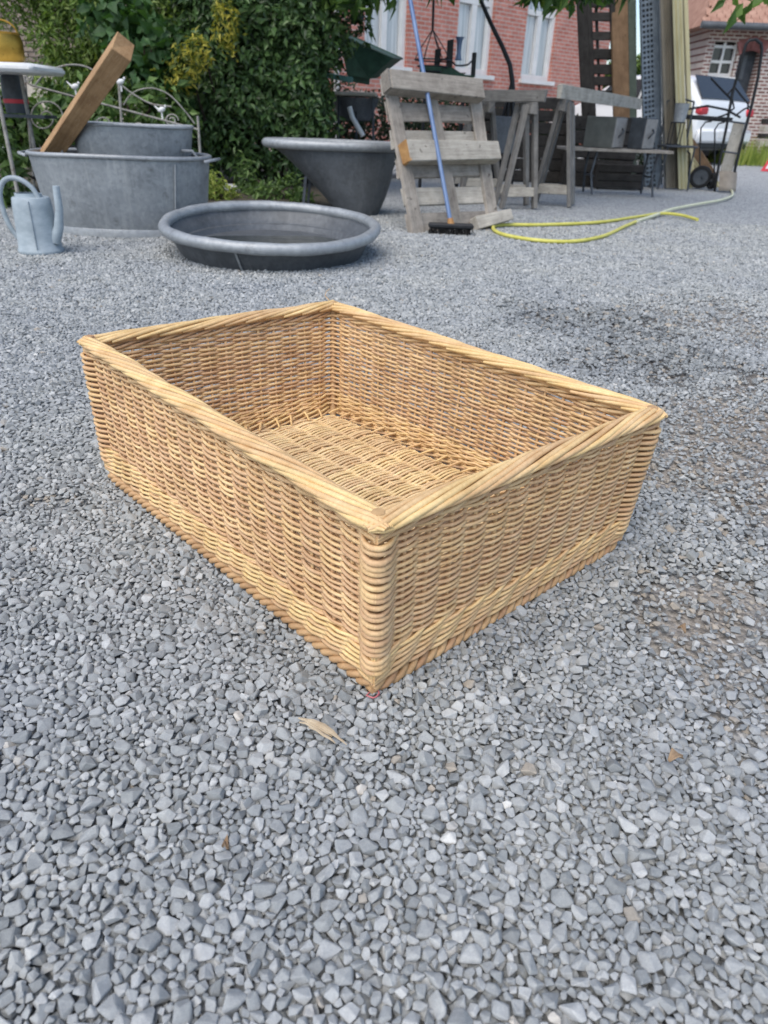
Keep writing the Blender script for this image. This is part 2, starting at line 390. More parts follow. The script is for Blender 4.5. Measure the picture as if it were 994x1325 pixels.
sets = [scatter(ta, TS, wid, .16, 1.35, .0030, T_near, .22), scatter(tb, TS, wid, .16, 1.35, -.0035, T_oct, .25),
        scatter(tb, TS, wid, 1.35, 2.7, .0030, T_far, .26), scatter(ta, TS, wid, 1.35, 2.0, -.0035, T_oct, .3),
        scatter(ta, TS, wide, -.1, 2.7, .0020, T_oct, .3, inner), scatter(tc, TS, wid2, 2.7, 6.0, .001, T_oct, .35)]
off = 0; VV, FF, TT = [], [], []
for (a, b, c_, n_) in sets:
    VV.append(a); FF.append(b + off); TT.append(c_); off += len(a); print('stones', n_, 'tris', len(b))
gravel = np_mesh('gravel', np.concatenate(VV), np.concatenate(FF), M_STONE, attrs={'tint': ('FACE', np.concatenate(TT))})
tag(gravel, 'loose crushed grey stones covering the yard', 'gravel', kind='stuff')
del VV, FF, TT, sets

# ------------------------------------------------------------------ basket
def wicker(name, c1, c2, rnd=.14):
    q = N(name); vec = q.coord(); oi = q.n('ObjectInfo'); g = q.n('NewGeometry')
    n1 = q.noise(vec, 26, 5, .65); n2 = q.noise(vec, 240, 3, .6)
    c = q.ramp(n1, [(.3, c1), (.7, c2)])
    c = q.mix(.5, c, q.ramp(n2, [(.3, (.78, .74, .68)), (.7, (1.12, 1.1, 1.08))]), 'MULTIPLY')
    c = q.mix(.6, c, q.ramp(q.noise(vec, 7, 4, .7), [(.35, (.80, .76, .72)), (.6, (1.06, 1.05, 1.04))]), 'MULTIPLY')
    hs = q.n('HueSaturation'); q.l(c, hs.inputs['Color'])
    q.l(q.math('MULTIPLY_ADD', oi.outputs['Random'], 2 * rnd, 1 - rnd), hs.inputs['Value'])
    q.l(q.math('MULTIPLY_ADD', oi.outputs['Random'], .016, .492), hs.inputs['Hue'])
    q.color(hs.outputs[0]); q.set(Roughness=.52, Specular_IOR_Level=.35); q.bump(n2, .18, .002)
    return q.m
M_W = wicker('peeled_willow', lin('c6a175'), lin('dfc096'), .11)
M_WR = wicker('peeled_willow_pale', lin('d3b07c'), lin('e6c999'), .09)
M_WD = wicker('peeled_willow_brown', lin('a98661'), lin('c6a47a'), .08)
M_WB = wicker('peeled_willow_lightest', lin('dcbf8f'), lin('ecd5aa'), .09)  # lightest willow tone, for the base weavers
M_RED = surf('faded_red_thread', lin('b5485a'), lin('c98080'), bump=0)
cb_ = (bA + bB + bC + bD) / 4
basket = thing('wicker_basket', 'large rectangular wicker basket with pale braided rim lying on the gravel', 'basket', (cb_.x, cb_.y, 0))
BOT, TOP = [bD, bC, bB, bA], [tD, tC, tB, tA]
cB = sum(BOT, V()) / 4; cT = sum(TOP, V()) / 4
def inset(L, k):
    o = []
    for i in range(4):
        p, a, b = L[i], L[(i + 1) % 4], L[(i - 1) % 4]; o.append(p + (a - p).normalized() * k + (b - p).normalized() * k)
    return o
BI, TI = inset(BOT, .013), inset(TOP, .013)
NST = [14, 20, 14, 20]; SIDES = ['short side', 'long side', 'short side', 'long side']
def nrm_side(i):
    e = TI[(i + 1) % 4] - TI[i]; return V((e.y, -e.x, 0)).normalized()
NS = [nrm_side(i) for i in range(4)]
def wp(i, x, v):      # x in stake intervals
    t = x / NST[i]; j = (i + 1) % 4
    p = BI[i].lerp(BI[j], t).lerp(TI[i].lerp(TI[j], t), v)
    bow = .006 * math.sin(math.pi * t) * math.sin(math.pi * min(v, 1.0)) 
    return p + NS[i] * bow
def nblend(i, x, wdt=.9):
    n = NS[i]; j = (i + 1) % 4; h = (i - 1) % 4
    if x < wdt: a = (1 - x / wdt); n = n.lerp((NS[h] + NS[i]).normalized(), a * a)
    if NST[i] - x < wdt: a = (1 - (NST[i] - x) / wdt); n = n.lerp((NS[j] + NS[i]).normalized(), a * a)
    return n
def endk(i, x, wdt=1.0): return max(0, 1 - x / wdt, 1 - (NST[i] - x) / wdt)
walls = [part_empty('side_wall', basket) for _ in range(4)]
ROWS, V0, V1, SUB = 42, .175, .925, 5
rr = rng.normal(1, .09, ROWS); cjit = rng.normal(0, .0009, (ROWS, 4))
for i in range(4):
    jit = rng.normal(0, .0009, (ROWS, NST[i] + 1)); jit[:, 0] = cjit[:, i]; jit[:, -1] = cjit[:, (i + 1) % 4]
    for r in range(ROWS):
        v = V0 + (V1 - V0) * r / (ROWS - 1); pts, rad = [], []; outer = r % 2 == 0; r_ = .00300 * rr[r]
        ed = (TI[(i + 1) % 4] - TI[i]).normalized(); Li = (TI[(i + 1) % 4] - TI[i]).length / NST[i]
        def arc(x0, sg):     # quarter of the wrap round a corner post
            c0 = wp(i, x0, v); return [(c0 + NS[i] * (.0150 * math.cos(t)) + ed * (sg * .0150 * math.sin(t)) + V((0, 0, jit[r, 0 if sg < 0 else -1] * 1.5)), r_ * 1.5) for t in (R(12), R(30), R(51))]
        if outer: 
            for p, rd in reversed(arc(0, -1)): pts.append(p); rad.append(rd)
            for d_, o_ in ((.006, .0143), (.014, .0105), (.024, .004)): pts.append(wp(i, d_ / Li, v) + NS[i] * o_); rad.append(r_ * (1.45 - 18 * d_))
        k_lo, k_hi = (SUB, (NST[i] - 1) * SUB) if outer else (0, NST[i] * SUB)
        for k in range(k_lo, k_hi + 1):
            x = k / SUB; c_ = math.cos(math.pi * (x + r)); e = endk(i, x)
            c_ = math.copysign(abs(c_) ** .75, c_)
            amp = .0043 + .004 * e * e
            k0 = int(x); f = x - k0; jz = jit[r, k0] * (1 - f) + jit[r, min(k0 + 1, NST[i])] * f
            p = wp(i, x, v) + nblend(i, x) * (amp * c_); p.z += jz - .0008 * c_
            pts.append(p); rad.append(r_)
        if outer:
            for d_, o_ in ((.024, .004), (.014, .0105), (.006, .0143)): pts.append(wp(i, NST[i] - d_ / Li, v) + NS[i] * o_); rad.append(r_ * (1.45 - 18 * d_))
            for p, rd in arc(NST[i], 1): pts.append(p); rad.append(rd)
        MB().tube(pts, rad, 5).build('weaver', M_W, walls[i], smooth=80)
    for k in range(1, NST[i]):
        MB().tube([wp(i, k + random.gauss(0, .03), vv) for vv in (.03, .3, .65, .97)], .0033, 6).build('stake', M_W, walls[i], smooth=60)
# thick corner posts
for i in range(4):
    t_ = wp(i, 0, 1.0) - (NS[i] + NS[i - 1]).normalized() * .006 + V((0, 0, .0135)); b_ = wp(i, 0, .0) + V((0, 0, .006))
    MB().tube([b_, wp(i, 0, .5), wp(i, 0, .93), t_ - V((0, 0, .002)), t_], [.0085, .0085, .0085, .009, .0075], 12).build('corner_post', M_WD, basket, smooth=50)
# waling at the foot: rows of three strands laid over each other
for i in range(4):
    for row in range(5):
        zc = .030 + .0100 * row
        for sft in range(3):
            pts = []; ph = sft / 3 + row * .37
            for k in range(NST[i] * 4 + 1):
                x = k / 4; a = 2 * math.pi * (x / 3.0 - ph); e = endk(i, x)
                o_ = .0058 * math.cos(a); o_ = o_ * (1 - e * e) + .0125 * e * e
                p = wp(i, x, zc / RIM_H) + nblend(i, x) * (o_ + .002); p.z += .0042 * math.sin(a) + random.gauss(0, .0004)
                pts.append(p)
            MB().tube(pts, .0029 + .0003 * (row < 2), 6).build('foot_wale_strand', M_WR if row > 0 else M_W, walls[i], smooth=80)
# rolled foot border touching the gravel
for i in range(4):
    L_ = (BI[(i + 1) % 4] - BI[i]).length
    for sft in range(3):
        pts = []; n_ = int(L_ / .008)
        for k in range(n_ + 1):
            x = NST[i] * k / n_; a = 2 * math.pi * (k * .008 / .058 + sft / 3)
            p = wp(i, x, 0) + nblend(i, x) * (.0066 * math.cos(a) + .003); p.z = .0118 + .0066 * math.sin(a)
            pts.append(p)
        MB().tube(pts, .0054, 7).build('foot_strand', M_WD, walls[i], smooth=80)
# braided rim: every stake is bent down and laid over the border
rim = part_empty('rim', basket)
for i in range(4):
    MB().tube([wp(i, x, 1.0) + V((0, 0, -.004)) for x in np.linspace(.1, NST[i] - .1, 14)], .0092, 8).build('rim_core', M_W, rim, smooth=80)
    span = 7.6
    for s0 in np.arange(-6.4, NST[i] - .6, 1.18):
        lo, hi = max(s0, -.45), min(s0 + span, NST[i] + .45)
        if hi - lo < 1.0: continue
        pts, rs = [], []; jr = random.gauss(0, .07); jw = random.gauss(0, .0007); n_ = 18
        for k in range(n_ + 1):
            x = lo + (hi - lo) * k / n_; t = (x - s0) / span; ek = 1 - .6 * max(0, -x, x - NST[i]) / .45
            a = R(-122 + 232 * (t ** 1.05)) + jr
            p = wp(i, min(max(x, 0), NST[i]), 1.0)
            if x < 0: p = p + (TI[(i + 1) % 4] - TI[i]).normalized() * (x * .042)
            if x > NST[i]: p = p + (TI[(i + 1) % 4] - TI[i]).normalized() * ((x - NST[i]) * .042)
            p = p - NS[i] * (math.sin(a) * (.0150 + jw) * ek); p.z += math.cos(a) * (.0090 + jw) * ek + .001 * math.sin(x * 1.1 + i)
            pts.append(p)
            rs.append(.0044 * ek * min(1, .35 + 5 * t) * (1 - .35 * max(0, t - .8) / .2) * (1 + .05 * math.sin(3 * x + s0)))
        MB().tube(pts, rs, 7).build('rim_strand', M_WR, rim, smooth=80)
    for sft in range(3):   # wale just under the border
        pts = []
        for k in range(NST[i] * 4 + 1):
            x = k / 4; a = 2 * math.pi * (x / 3.0 - sft / 3); e = endk(i, x)
            o_ = .0062 * math.cos(a) * (1 - e * e) + .011 * e * e
            p = wp(i, x, .942) + nblend(i, x) * o_; p.z += .0042 * math.sin(a); pts.append(p)
        MB().tube(pts, .0033, 6).build('rim_wale_strand', M_W, rim, smooth=80)
# woven base
base = part_empty('base', basket)
FI = inset(BOT, .022); FZ = .030
def fp(s, t):    # s along the long side (D->A), t along the short side (D->C)
    p = FI[0].lerp(FI[3], s).lerp(FI[1].lerp(FI[2], s), t); p.z = FZ; return p
NB, KS = 150, 9
for k in range(KS):
    t = (k + .5) / KS
    MB().tube([fp(s, t) for s in (0, .25, .5, .75, 1)], .0042, 6).build('base_stick', M_W, base, smooth=60)
for r in range(NB):
    s = (r + .5) / NB; pts = []; jr = random.gauss(0, .0008)
    for k in range(KS * 4 + 1):
        t = k / (KS * 4); c_ = math.cos(math.pi * (t * KS - .5 + r))
        p = fp(s + .0022 * math.sin(t * 9 + r * .05), t); p.z += .0042 * math.copysign(abs(c_) ** .8, c_) + jr; pts.append(p)
    MB().tube(pts, .0030, 5).build('base_weaver', M_WB, base, smooth=80)
for i in range(4):
    for k in range(1, NST[i] * 1):
        a = wp(i, k + .2, .17) - NS[i] * .006; b = wp(i, k + .5 + random.gauss(0, .1), .125) - NS[i] * (.026 + random.uniform(0, .012)); b.z = FZ + .009
        MB().tube([a, a.lerp(b, .5) + V((0, 0, .001)), b], [.0026, .0026, .0021], 5).build('stake_end', M_WR, base, smooth=60)
# red whipping thread and a loose fibre
for (c0, sgn) in ((BI[0], 0), (TI[3].lerp(TI[2], .012), 1)):
    pts = []
    for k in range(15):
        a = k * .9; nn = (NS[0] + NS[3]).normalized() if not sgn else (NS[3] + NS[2]).normalized()
        pts.append(c0 + nn * (.013 if not sgn else .0) + V((.008 * math.cos(a) + .002 * math.sin(3 * a), .008 * math.sin(a), (.004 if not sgn else .006) + .0006 * k)))
    MB().tube(pts[:9], .0012, 5).build('red_thread', M_RED, basket, smooth=80)
b0 = TI[2] + V((-.012, .01, .012))
MB().tube([b0, b0 + V((-.01, .004, .010)), b0 + V((-.006, .004, .021)), b0 + V((.004, .004, .028))], [.0012, .001, .0008, .0005], 4).build('loose_fibre', M_WR, basket, smooth=80)

# ------------------------------------------------------------------ shared materials
def zinc(name, c1, c2, ox, streak=.5, rough=.55, metal=.35):
    """galvanised sheet: crystal mottling, pale oxide runs down the side, grime near the ground"""
    q = N(name); vec = q.coord(); v2 = q.coord((16, 16, 1.2)); v3 = q.coord((1, 1, 1))
    vo = q.n('TexVoronoi'); q.l(vec, vo.inputs['Vector']); vo.inputs['Scale'].default_value = 55; bwn = q.n('RGBToBW'); q.l(vo.outputs['Color'], bwn.inputs[0])
    n1 = q.noise(vec, 5, 6, .7); n2 = q.noise(v2, 1.0, 5, .7); n3 = q.noise(v3, 34, 5, .75)
    c = q.ramp(q.math('MULTIPLY_ADD', bwn.outputs[0], .22, q.math('MULTIPLY', n1, .85)), [(.3, c1), (.75, c2)])
    c = q.mix(q.math('MULTIPLY', q.ramp(n2, [(.52, (0, 0, 0)), (.72, (1, 1, 1))]), streak), c, ox)
    c = q.mix(q.ramp(n3, [(.66, (0, 0, 0)), (.72, (.7, .7, .7))]), c, ox)
    c = q.mix(q.ramp(q.noise(vec, 11, 5, .75), [(.58, (0, 0, 0)), (.75, (.55, .55, .55))]), c, lin('4b4a47'))
    q.color(c); q.set(Metallic=metal, Specular_IOR_Level=.4); q.l(q.math('MULTIPLY_ADD', n1, .3, rough - .15), q.b.inputs['Roughness'])
    q.bump(q.math('ADD', q.math('MULTIPLY', q.noise(vec, 7, 2), 2.0), n3), .35, .006)
    return q.m
M_ZINC = zinc('galvanised_zinc', lin('7d8286'), lin('a3a8ab'), lin('b9bcbc'))
M_ZINC_D = zinc('weathered_dark_zinc', lin('4e5154'), lin('676b6f'), lin('888b8e'), .3)
M_RIMZ = zinc('worn_zinc_rim', lin('868a8e'), lin('aaaeb0'), lin('c2c4c4'), .3, .5)
M_CANZ = surf('pale_blue_grey_plastic', lin('87939a'), lin('a6b1b7'), .5, .0, 10, (1, 1, 2), (lin('7a838a'), 18, .68), .08, 60)
M_BEAM = wood('sawn_brown_timber', lin('8a6a4a'), lin('b2916b'), lin('c8b597'), .74, .05)
M_OLDW = wood('weathered_grey_timber', lin('716a62'), lin('a0998f'), lin('453f39'))
M_OLDW2 = wood('weathered_pale_timber', lin('8f897f'), lin('bbb5a9'), lin('564f47'))
M_ENDG = surf('orange_end_grain', lin('9c7245'), lin('bd935f'), .8, 0, 20, (1, 1, 4), None, .4, 80)
M_TRES = wood('grey_trestle_timber', lin('605e5b'), lin('86837e'), lin('3c3a39'))
M_BPINE = surf('varnished_pine', lin('8a6238'), lin('a8804f'), .6)
M_IRON = surf('rusty_white_painted_iron', lin('77746e'), lin('a3a19a'), .75, 0, 22, (1, 1, 1), (lin('6b5546'), 30, .58), .2, 90)
M_BLACK = surf('black_painted_metal', lin('1b1c1e'), lin('2e3033'), .5, .2, 15, bump=.1)
M_DSTEEL = surf('dark_grey_steel', lin('3d4146'), lin('565b61'), .55, .4, 12, bump=.12)
M_GREEN = surf('dark_green_enamel', lin('2f4a3e'), lin('46695a'), .5, .1, 8, bump=.08, spots=(lin('5d7a6b'), 20, .68))
M_TURQ = surf('faded_turquoise_paint', lin('4f7f7c'), lin('74a19c'), .65, 0, 10, bump=.1)
M_WHITE = surf('white_enamel', lin('d2d3d2'), lin('e6e6e4'), .35, 0, 10, bump=.04, rand=.03)
M_WPAINT = surf('white_painted_joinery', lin('d6d6d2'), lin('e6e5e1'), .55, 0, 6, bump=.05, rand=.04)
M_BRASS = surf('worn_brass', lin('9c7b34'), lin('c7a14b'), .35, .8, 9, (1, 1, 1), (lin('6b5426'), 18, .62), .15, 50)
M_HOSE = surf('yellow_green_hose', lin('b3ae4c'), lin('c8c368'), .5, 0, 14, bump=.05)
M_HOSE2 = surf('pale_faded_hose', lin('c3c6a4'), lin('d5d6bd'), .55, 0, 14, bump=.05)
M_BLUE = surf('blue_broom_handle', lin('566f97'), lin('7b90b0'), .4, .1, 8, (1, 1, .2), bump=.04)
M_BRISTLE = surf('black_bristles', lin('121212'), lin('242322'), .9, 0, 30, bump=.3)
M_BARK = surf('dark_ridged_bark', lin('3a332c'), lin('5b5147'), .95, 0, 9, (6, 6, 1), None, .9, 26, bdist=.02)
M_RUBBER = surf('black_rubber', lin('17181a'), lin('28292b'), .85, 0, 20, bump=.15)
M_CARDB = surf('grey_brown_board', lin('80786e'), lin('9b9388'), .85, 0, 8, bump=.1)
M_YELL = surf('cream_yellow_profile_sheet', lin('a9a07a'), lin('c8c09a'), .55, 0, 5, (1, 1, .3), (lin('8f8458'), 9, .7), .08, 30)
M_DUN = surf('dull_brown_grey_sheet', lin('6d675c'), lin('8a8375'), .65, 0, 5, (1, 1, .3), None, .1, 30)
M_SAC = surf('dry_straw', lin('b09c80'), lin('cfc0a6'), .85, 0, 40, bump=.3)
M_DRYL = surf('dry_brown_leaf', lin('7c6650'), lin('a08a70'), .85, 0, 60, bump=.3)
M_REDP = surf('bright_red_paint', lin('b5303a'), lin('c8404a'), .5, 0, 10, bump=.03)
q = N('dark_window_glass'); q.set(Base_Color=(.03, .035, .04, 1), Roughness=.06, Specular_IOR_Level=.6); M_GLASS = q.m
q = N('curtained_glass'); vec = q.coord((26, 26, .6)); q.color(q.ramp(q.noise(vec, 1.0, 3, .6), [(.35, lin('9fa9ad')), (.65, lin('d6dada'))])); q.set(Roughness=.12, Specular_IOR_Level=.6); M_CURT = q.m

# ------------------------------------------------------------------ buildings behind
M_HBRICK = brick_mat('red_house_brick', lin('b97566'), lin('cb8c7d'), lin('c4b2a9'), .215, .07, .010)
M_FBRICK = brick_mat('mottled_barn_brick', lin('7a5752'), lin('97736b'), lin('cfc8c0'), .2, .075, .020)
M_ARCHB = surf('arch_brick_red', lin('84504a'), lin('a3706a'), .9, 0, 14, rand=.2, bump=.3)
# red brick house, facade receding to the right
az = R(48.5); hd = V((math.sin(az), math.cos(az), 0)); P3 = V((193 / 1018 * 18 - .36, 18, 0))
H0 = P3 - hd * 6.2; HG = zg(13.5)
house = thing('brick_house', 'red brick house with tall white windows behind the yard', 'house', (H0.x, H0.y, HG), math.pi / 2 - az)
HL, HH, WT = 8.7, 5.2, .3       # local x runs along the facade, -y faces the yard
def zat(px, py, t):             # local height of a facade point seen at that pixel
    p = H0 + hd * t; return U(px, py, p.y).z - HG
w_c = [6.2 - 4.45, 6.2 - 2.12, 6.2 - .08]; sill = .68 + (168 - 108) / 1175 * 17 - HG; head = sill + 1.62
edges = [0.0]
for c_ in w_c: edges += [c_ - .52, c_ + .52]
edges.append(HL)
m = MB()
for k in range(0, len(edges), 2): m.box(((edges[k] + edges[k + 1]) / 2, WT / 2, HH / 2), (edges[k + 1] - edges[k], WT, HH))
for c_ in w_c:
    m.box((c_, WT / 2, sill / 2), (1.04, WT, sill)); m.box((c_, WT / 2, (head + HH) / 2), (1.04, WT, HH - head))
m.box((HL - .15, 4.3, HH / 2), (.3, 8.0, HH)); m.box((.15, 4.3, HH / 2), (.3, 8.0, HH)); m.box((HL / 2, 8.2, HH / 2), (HL - .6, .2, HH))
m.build('wall', M_HBRICK, house, world=False)
rf = MB(); rf.prism([(-.4, -.5, HH + .02), (-.4, 8.8, HH + .02), (-.4, 4.2, HH + 3)], (HL + .8, 0, 0)).build('roof', M_ARCHB, house, world=False)
for c_ in w_c:
    fr = MB(); y = .12
    for dx in (-.475, .475): fr.box((c_ + dx, y, (sill + head) / 2), (.09, .08, head - sill))
    zt = head - .42
    for z_ in (sill + .05, zt, head - .045): fr.box((c_, y, z_), (.86, .08, .09))
    fr.box((c_, y - .004, (sill + .1 + zt - .05) / 2), (.13, .08, zt - sill - .15))
    for dx in (-.245, .245): fr.box((c_ + dx * 1.7, y + .01, (sill + zt) / 2), (.035, .05, zt - sill - .1))
    wn = fr.build('window', M_WPAINT, house, world=False)
    for dx in (-.23, .23):
        MB().box((c_ + dx, y + .05, (sill + zt) / 2), (.36, .01, zt - sill - .1)).build('pane', M_CURT, wn, world=False)
    MB().box((c_, y + .05, (zt + head) / 2), (.86, .01, head - zt - .1)).build('pane', M_CURT, wn, world=False)
    MB().box((c_, -.02, sill - .04), (1.16, .14, .075)).build('sill', M_WPAINT, wn, world=False)
m = MB(); m.tube([(.55, -.07, .0), (.55, -.07, HH)], .055, 8); m.build('downpipe', M_WPAINT, house, smooth=60, world=False)
# pale return wall at the left end of the house
ex = H0 - hd * .04
whiteb = brick_mat('whitewashed_brick', lin('cdbfb4'), lin('b98f80'), lin('d8d2ca'), .2, .075, .02)
o = MB().box((0, .15, 1.7), (1.1, .3, 3.4)).build('lean_to_wall', whiteb); o.location = (ex.x - .56, ex.y - .5, HG); tag(o, 'pale whitewashed brick wall stub beside the downpipe', 'wall')

# far barn on the right
B0 = V((7.35, 20.0, zg(20)))
barn = thing('brick_barn', 'old mottled brick barn with clay tile roof beyond the parked car', 'barn', B0)
EAVE = .68 + (171 - 44) / 1175 * 20 - B0.z
def bx(px): return (px - 497) / 1018 * 20 - B0.x
def bz(py, px=940): return .68 + (155 + .0384 * (px - 497) - py) / 1175 * 20 - B0.z
ops = [(bx(880), bx(911), bz(102), bz(66)), (bx(914), bx(940), bz(135), bz(74)), (bx(975), bx(1004), bz(150), bz(72))]
m = MB(); xs = [0.0]
for o_ in ops: xs += [max(o_[0], .02), o_[1]]
xs.append(6.6)
for k in range(0, len(xs), 2):
    if xs[k + 1] - xs[k] > .02: m.box(((xs[k] + xs[k + 1]) / 2, .2, EAVE / 2), (xs[k + 1] - xs[k], .4, EAVE))
for (a, b, zl, zh) in ops:
    a = max(a, .02); zl = max(zl, .05)
    m.box(((a + b) / 2, .2, zl / 2), (b - a, .4, zl)); m.box(((a + b) / 2, .2, (zh + .1 + EAVE) / 2), (b - a, .4, EAVE - zh - .1))
m.box((.2, 1.6, EAVE / 2), (.4, 2.4, EAVE)); m.build('wall', M_FBRICK, barn, world=False)
MB().box((3.3, 2.9, EAVE / 2), (6.4, .2, EAVE)).build('rear_wall', M_FBRICK, barn, world=False)
rb = part_empty('roof', barn)
m = MB(); m.add([(-.35, -.35, EAVE), (7.2, -.35, EAVE), (7.2, 2.9, EAVE + 2.6), (1.2, 2.9, EAVE + 2.6), (-.35, 2.95, EAVE), (7.2, 2.95, EAVE)], [(0, 1, 2, 3), (0, 3, 4), (3, 2, 5, 4), (0, 4, 5, 1)])
M_TILE = surf('clay_roof_tile', lin('97705f'), lin('b89482'), .9, 0, 6, rand=.1, bump=.3); m.build('roof_deck', M_TILE, rb, world=False)
m = MB(); sl_ = V((0, 3.25, 2.6)).normalized(); nn = V((0, -2.6, 3.25)).normalized()
for r_ in range(26):
    y0 = r_ * .16; xs0 = -.35 + 1.55 * (y0 / 4.16)
    for k in range(int((7.1 - xs0) / .2)):
        c0 = V((xs0 + (k + .5 * (r_ % 2)) * .2 + .1, -.36, EAVE)) + sl_ * (y0 + .09) + nn * (.035 + random.uniform(-.006, .006))
        m.box(c0, (.185, .19, .03), (V((1, 0, 0)), (sl_ + nn * .12).normalized(), nn))
tag(m.build('tile_covering', M_TILE, rb, world=False), kind='stuff')
m = MB(); m.tube([(-.4, -.45, EAVE + .0), (7.2, -.45, EAVE + .0)], .075, 8); m.build('gutter', M_ZINC_D, barn, smooth=60, world=False)
for j, (a, b, zl, zh) in enumerate(ops):
    a = max(a, .02); zl = max(zl, .05); c_ = (a + b) / 2; hw = (b - a) / 2
    if j == 0:
        wn = MB(); 
        for x_ in (a + .03, c_, b - .03): wn.box((x_, .15, (zl + zh) / 2 + .05), (.05, .06, zh - zl + .1))
        for z_ in (zl + .04, (zl + zh) / 2, zh): wn.box((c_, .153, z_), (b - a - .02, .05, .06))
        wn = wn.build('window', M_WPAINT, barn, world=False)
        for sx in (-.5, .5): MB().box((c_ + sx * hw, .2, (zl + zh) / 2), (hw - .03, .01, zh - zl)).build('pane', M_GLASS, wn, world=False)
        MB().box((c_, -.02, zl - .04), (b - a + .1, .12, .07)).build('sill', M_WPAINT, wn, world=False)
    else:
        dr = MB().box((c_, .3, (zl + zh + .1) / 2), (b - a, .04, zh + .1 - zl)).build('door', M_DSTEEL, barn, world=False)
        MB().box((c_, .26, zl + .75 * (zh - zl)), (.09, .03, .5)).build('batten', M_ZINC_D, dr, world=False)
        n_ = 11
        for k in range(n_):
            t = -1 + 2 * (k + .5) / n_; ang = t * R(28); zc = zh + .16 - .10 * t * t
            ax = (V((math.cos(ang), 0, -math.sin(ang))), V((0, 1, 0)), V((math.sin(ang), 0, math.cos(ang))))
            MB().box((c_ + t * (hw + .08), -.008, zc + .04), (.075, .06, .27), ax).build('arch_brick', M_ARCHB, barn, world=False)

# brick wall at the far left, half hidden by the shrubs
W0 = V((-10.0, 14.0, zg(14)))
gw = thing('garden_wall', 'old grey-brown brick wall seen behind the shrubs at the far left', 'wall', W0)
M_MORT = surf('old_lime_mortar', lin('a39b8e'), lin('bcb4a6'), .95, 0, 20, bump=.4)
MB().box((4.2, .2, 2.0), (8.4, .3, 4.0)).build('wall_core', M_MORT, gw, world=False)
M_GB = surf('old_grey_brown_brick', lin('6e625a'), lin('94867a'), .9, 0, 14, rand=.22, bump=.4)
bme = None
for r_ in range(17):
    for k in range(13):
        if bme is None:
            o = MB().box((0, 0, 0), (.205, .06, .062), bev=.008).build('brick', M_GB, gw, world=False); bme = o
        else:
            o = bme.copy(); COL.objects.link(o); o.parent = gw
        o.location = (2.1 + (k + .5 * (r_ % 2)) * .225, .035 + random.uniform(-.006, .006), 1.15 + r_ * .078)

def crom(P, n=6):
    P = [V(p) for p in P]; out = []
    for i in range(len(P) - 1):
        p0, p1, p2_, p3_ = P[max(i - 1, 0)], P[i], P[i + 1], P[min(i + 2, len(P) - 1)]
        for k in range(n):
            t = k / n; out.append(.5 * ((2 * p1) + (p2_ - p0) * t + (2 * p0 - 5 * p1 + 4 * p2_ - p3_) * t * t + (3 * p1 - p0 - 3 * p2_ + p3_) * t ** 3))
    return out + [P[-1]]
# ------------------------------------------------------------------ galvanised tubs on the left
def wob(t): return 1 + .006 * math.sin(2 * t + 1) + .004 * math.sin(5 * t + .4) + .002 * math.sin(11 * t)
def tub_parts(root, c, a, b, h, ab, bb, rim_r=.014, foot=.04, mat=M_ZINC, n=64):
    """oval tub: top half-axes a,b, bottom half-axes ab,bb"""
    m = MB(); vs, fs = [], []
    rings = []
    for z_, k in ((0, 0), (foot, .02), (foot + .004, .06), (h, 1.0), (h, .985), (foot + .02, .05), (foot + .02, -1)):
        for i in range(n):
            t = 2 * math.pi * i / n; A = ab + (a - ab) * k if k >= 0 else .0; B = bb + (b - bb) * k if k >= 0 else 0
            wb = wob(t) if k > .5 else 1 + (wob(t) - 1) * .3; vs.append(V(c) + V((A * wb * math.cos(t), B * wb * math.sin(t), z_ + (.003 * math.sin(3 * t) if k > .9 else 0))))
    for j in range(6):
        fs += [(j * n + i, j * n + (i + 1) % n, (j + 1) * n + (i + 1) % n, (j + 1) * n + i) for i in range(n)]
    m.add(vs, fs); body = m.build('tub_body', mat, root, smooth=40)
    m = MB(); m.tube([V(c) + V((a * wob(t) * math.cos(t), b * wob(t) * math.sin(t), h + .003 * math.sin(3 * t))) for t in [2 * math.pi * i / n for i in range(n + 1)]], rim_r, 8, cap=False)
    m.build('rolled_rim', M_RIMZ, root, smooth=80)
    return body
fb = G(155, 316); tc_ = V((fb.x - .115, fb.y + .52, zg(fb.y)))
big = thing('zinc_tub', 'big oval galvanised tub holding a smaller tub and a timber beam', 'tub', tc_)
k1 = .53
tub_parts(big, tc_, k1, .365, .43, .48, .325, .013)
m = MB(); m.lathe([(1.004, 0.002), (1.012, .004), (1.014, .045), (1.006, .050)], 64, tc_, .48, .325); m.build('foot_ring', M_RIMZ, big, smooth=45)
for s_ in (-1, 1):
    e = tc_ + V((s_ * k1, 0, .41))
    MB().tube([e + V((0, -.09, -.0)), e + V((s_ * .05, -.07, .012)), e + V((s_ * .055, .07, .012)), e + V((0, .09, 0))], .009, 6).build('handle', M_RIMZ, big, smooth=60)
MB().bar(tc_ + V((.36, -.225, .05)), tc_ + V((.402, -.238, .40)), .03, .006, side=(0, -1, .1)).build('seam', M_RIMZ, big)
yi = tc_.y + .03; zi = U(170, 162, yi).z; xi = U(170, 162, yi).x
sm = thing('zinc_tub', 'smaller galvanised tub nested inside the big oval tub', 'tub', (xi, yi, zi - .42))
tub_parts(sm, V((xi, yi, zi - .42)), .355, .27, .42, .295, .225, .009)
for s_ in (-1, 1):
    e = V((xi + s_ * .335, yi - .05, zi - .12))
    MB().tube([e + V((-s_ * .02, -.05, 0)), e + V((s_ * .045, -.055, .0)), e + V((s_ * .065, -.05, -.03)), e + V((s_ * .06, -.05, -.09))], .008, 6).build('handle', M_RIMZ, sm, smooth=60)
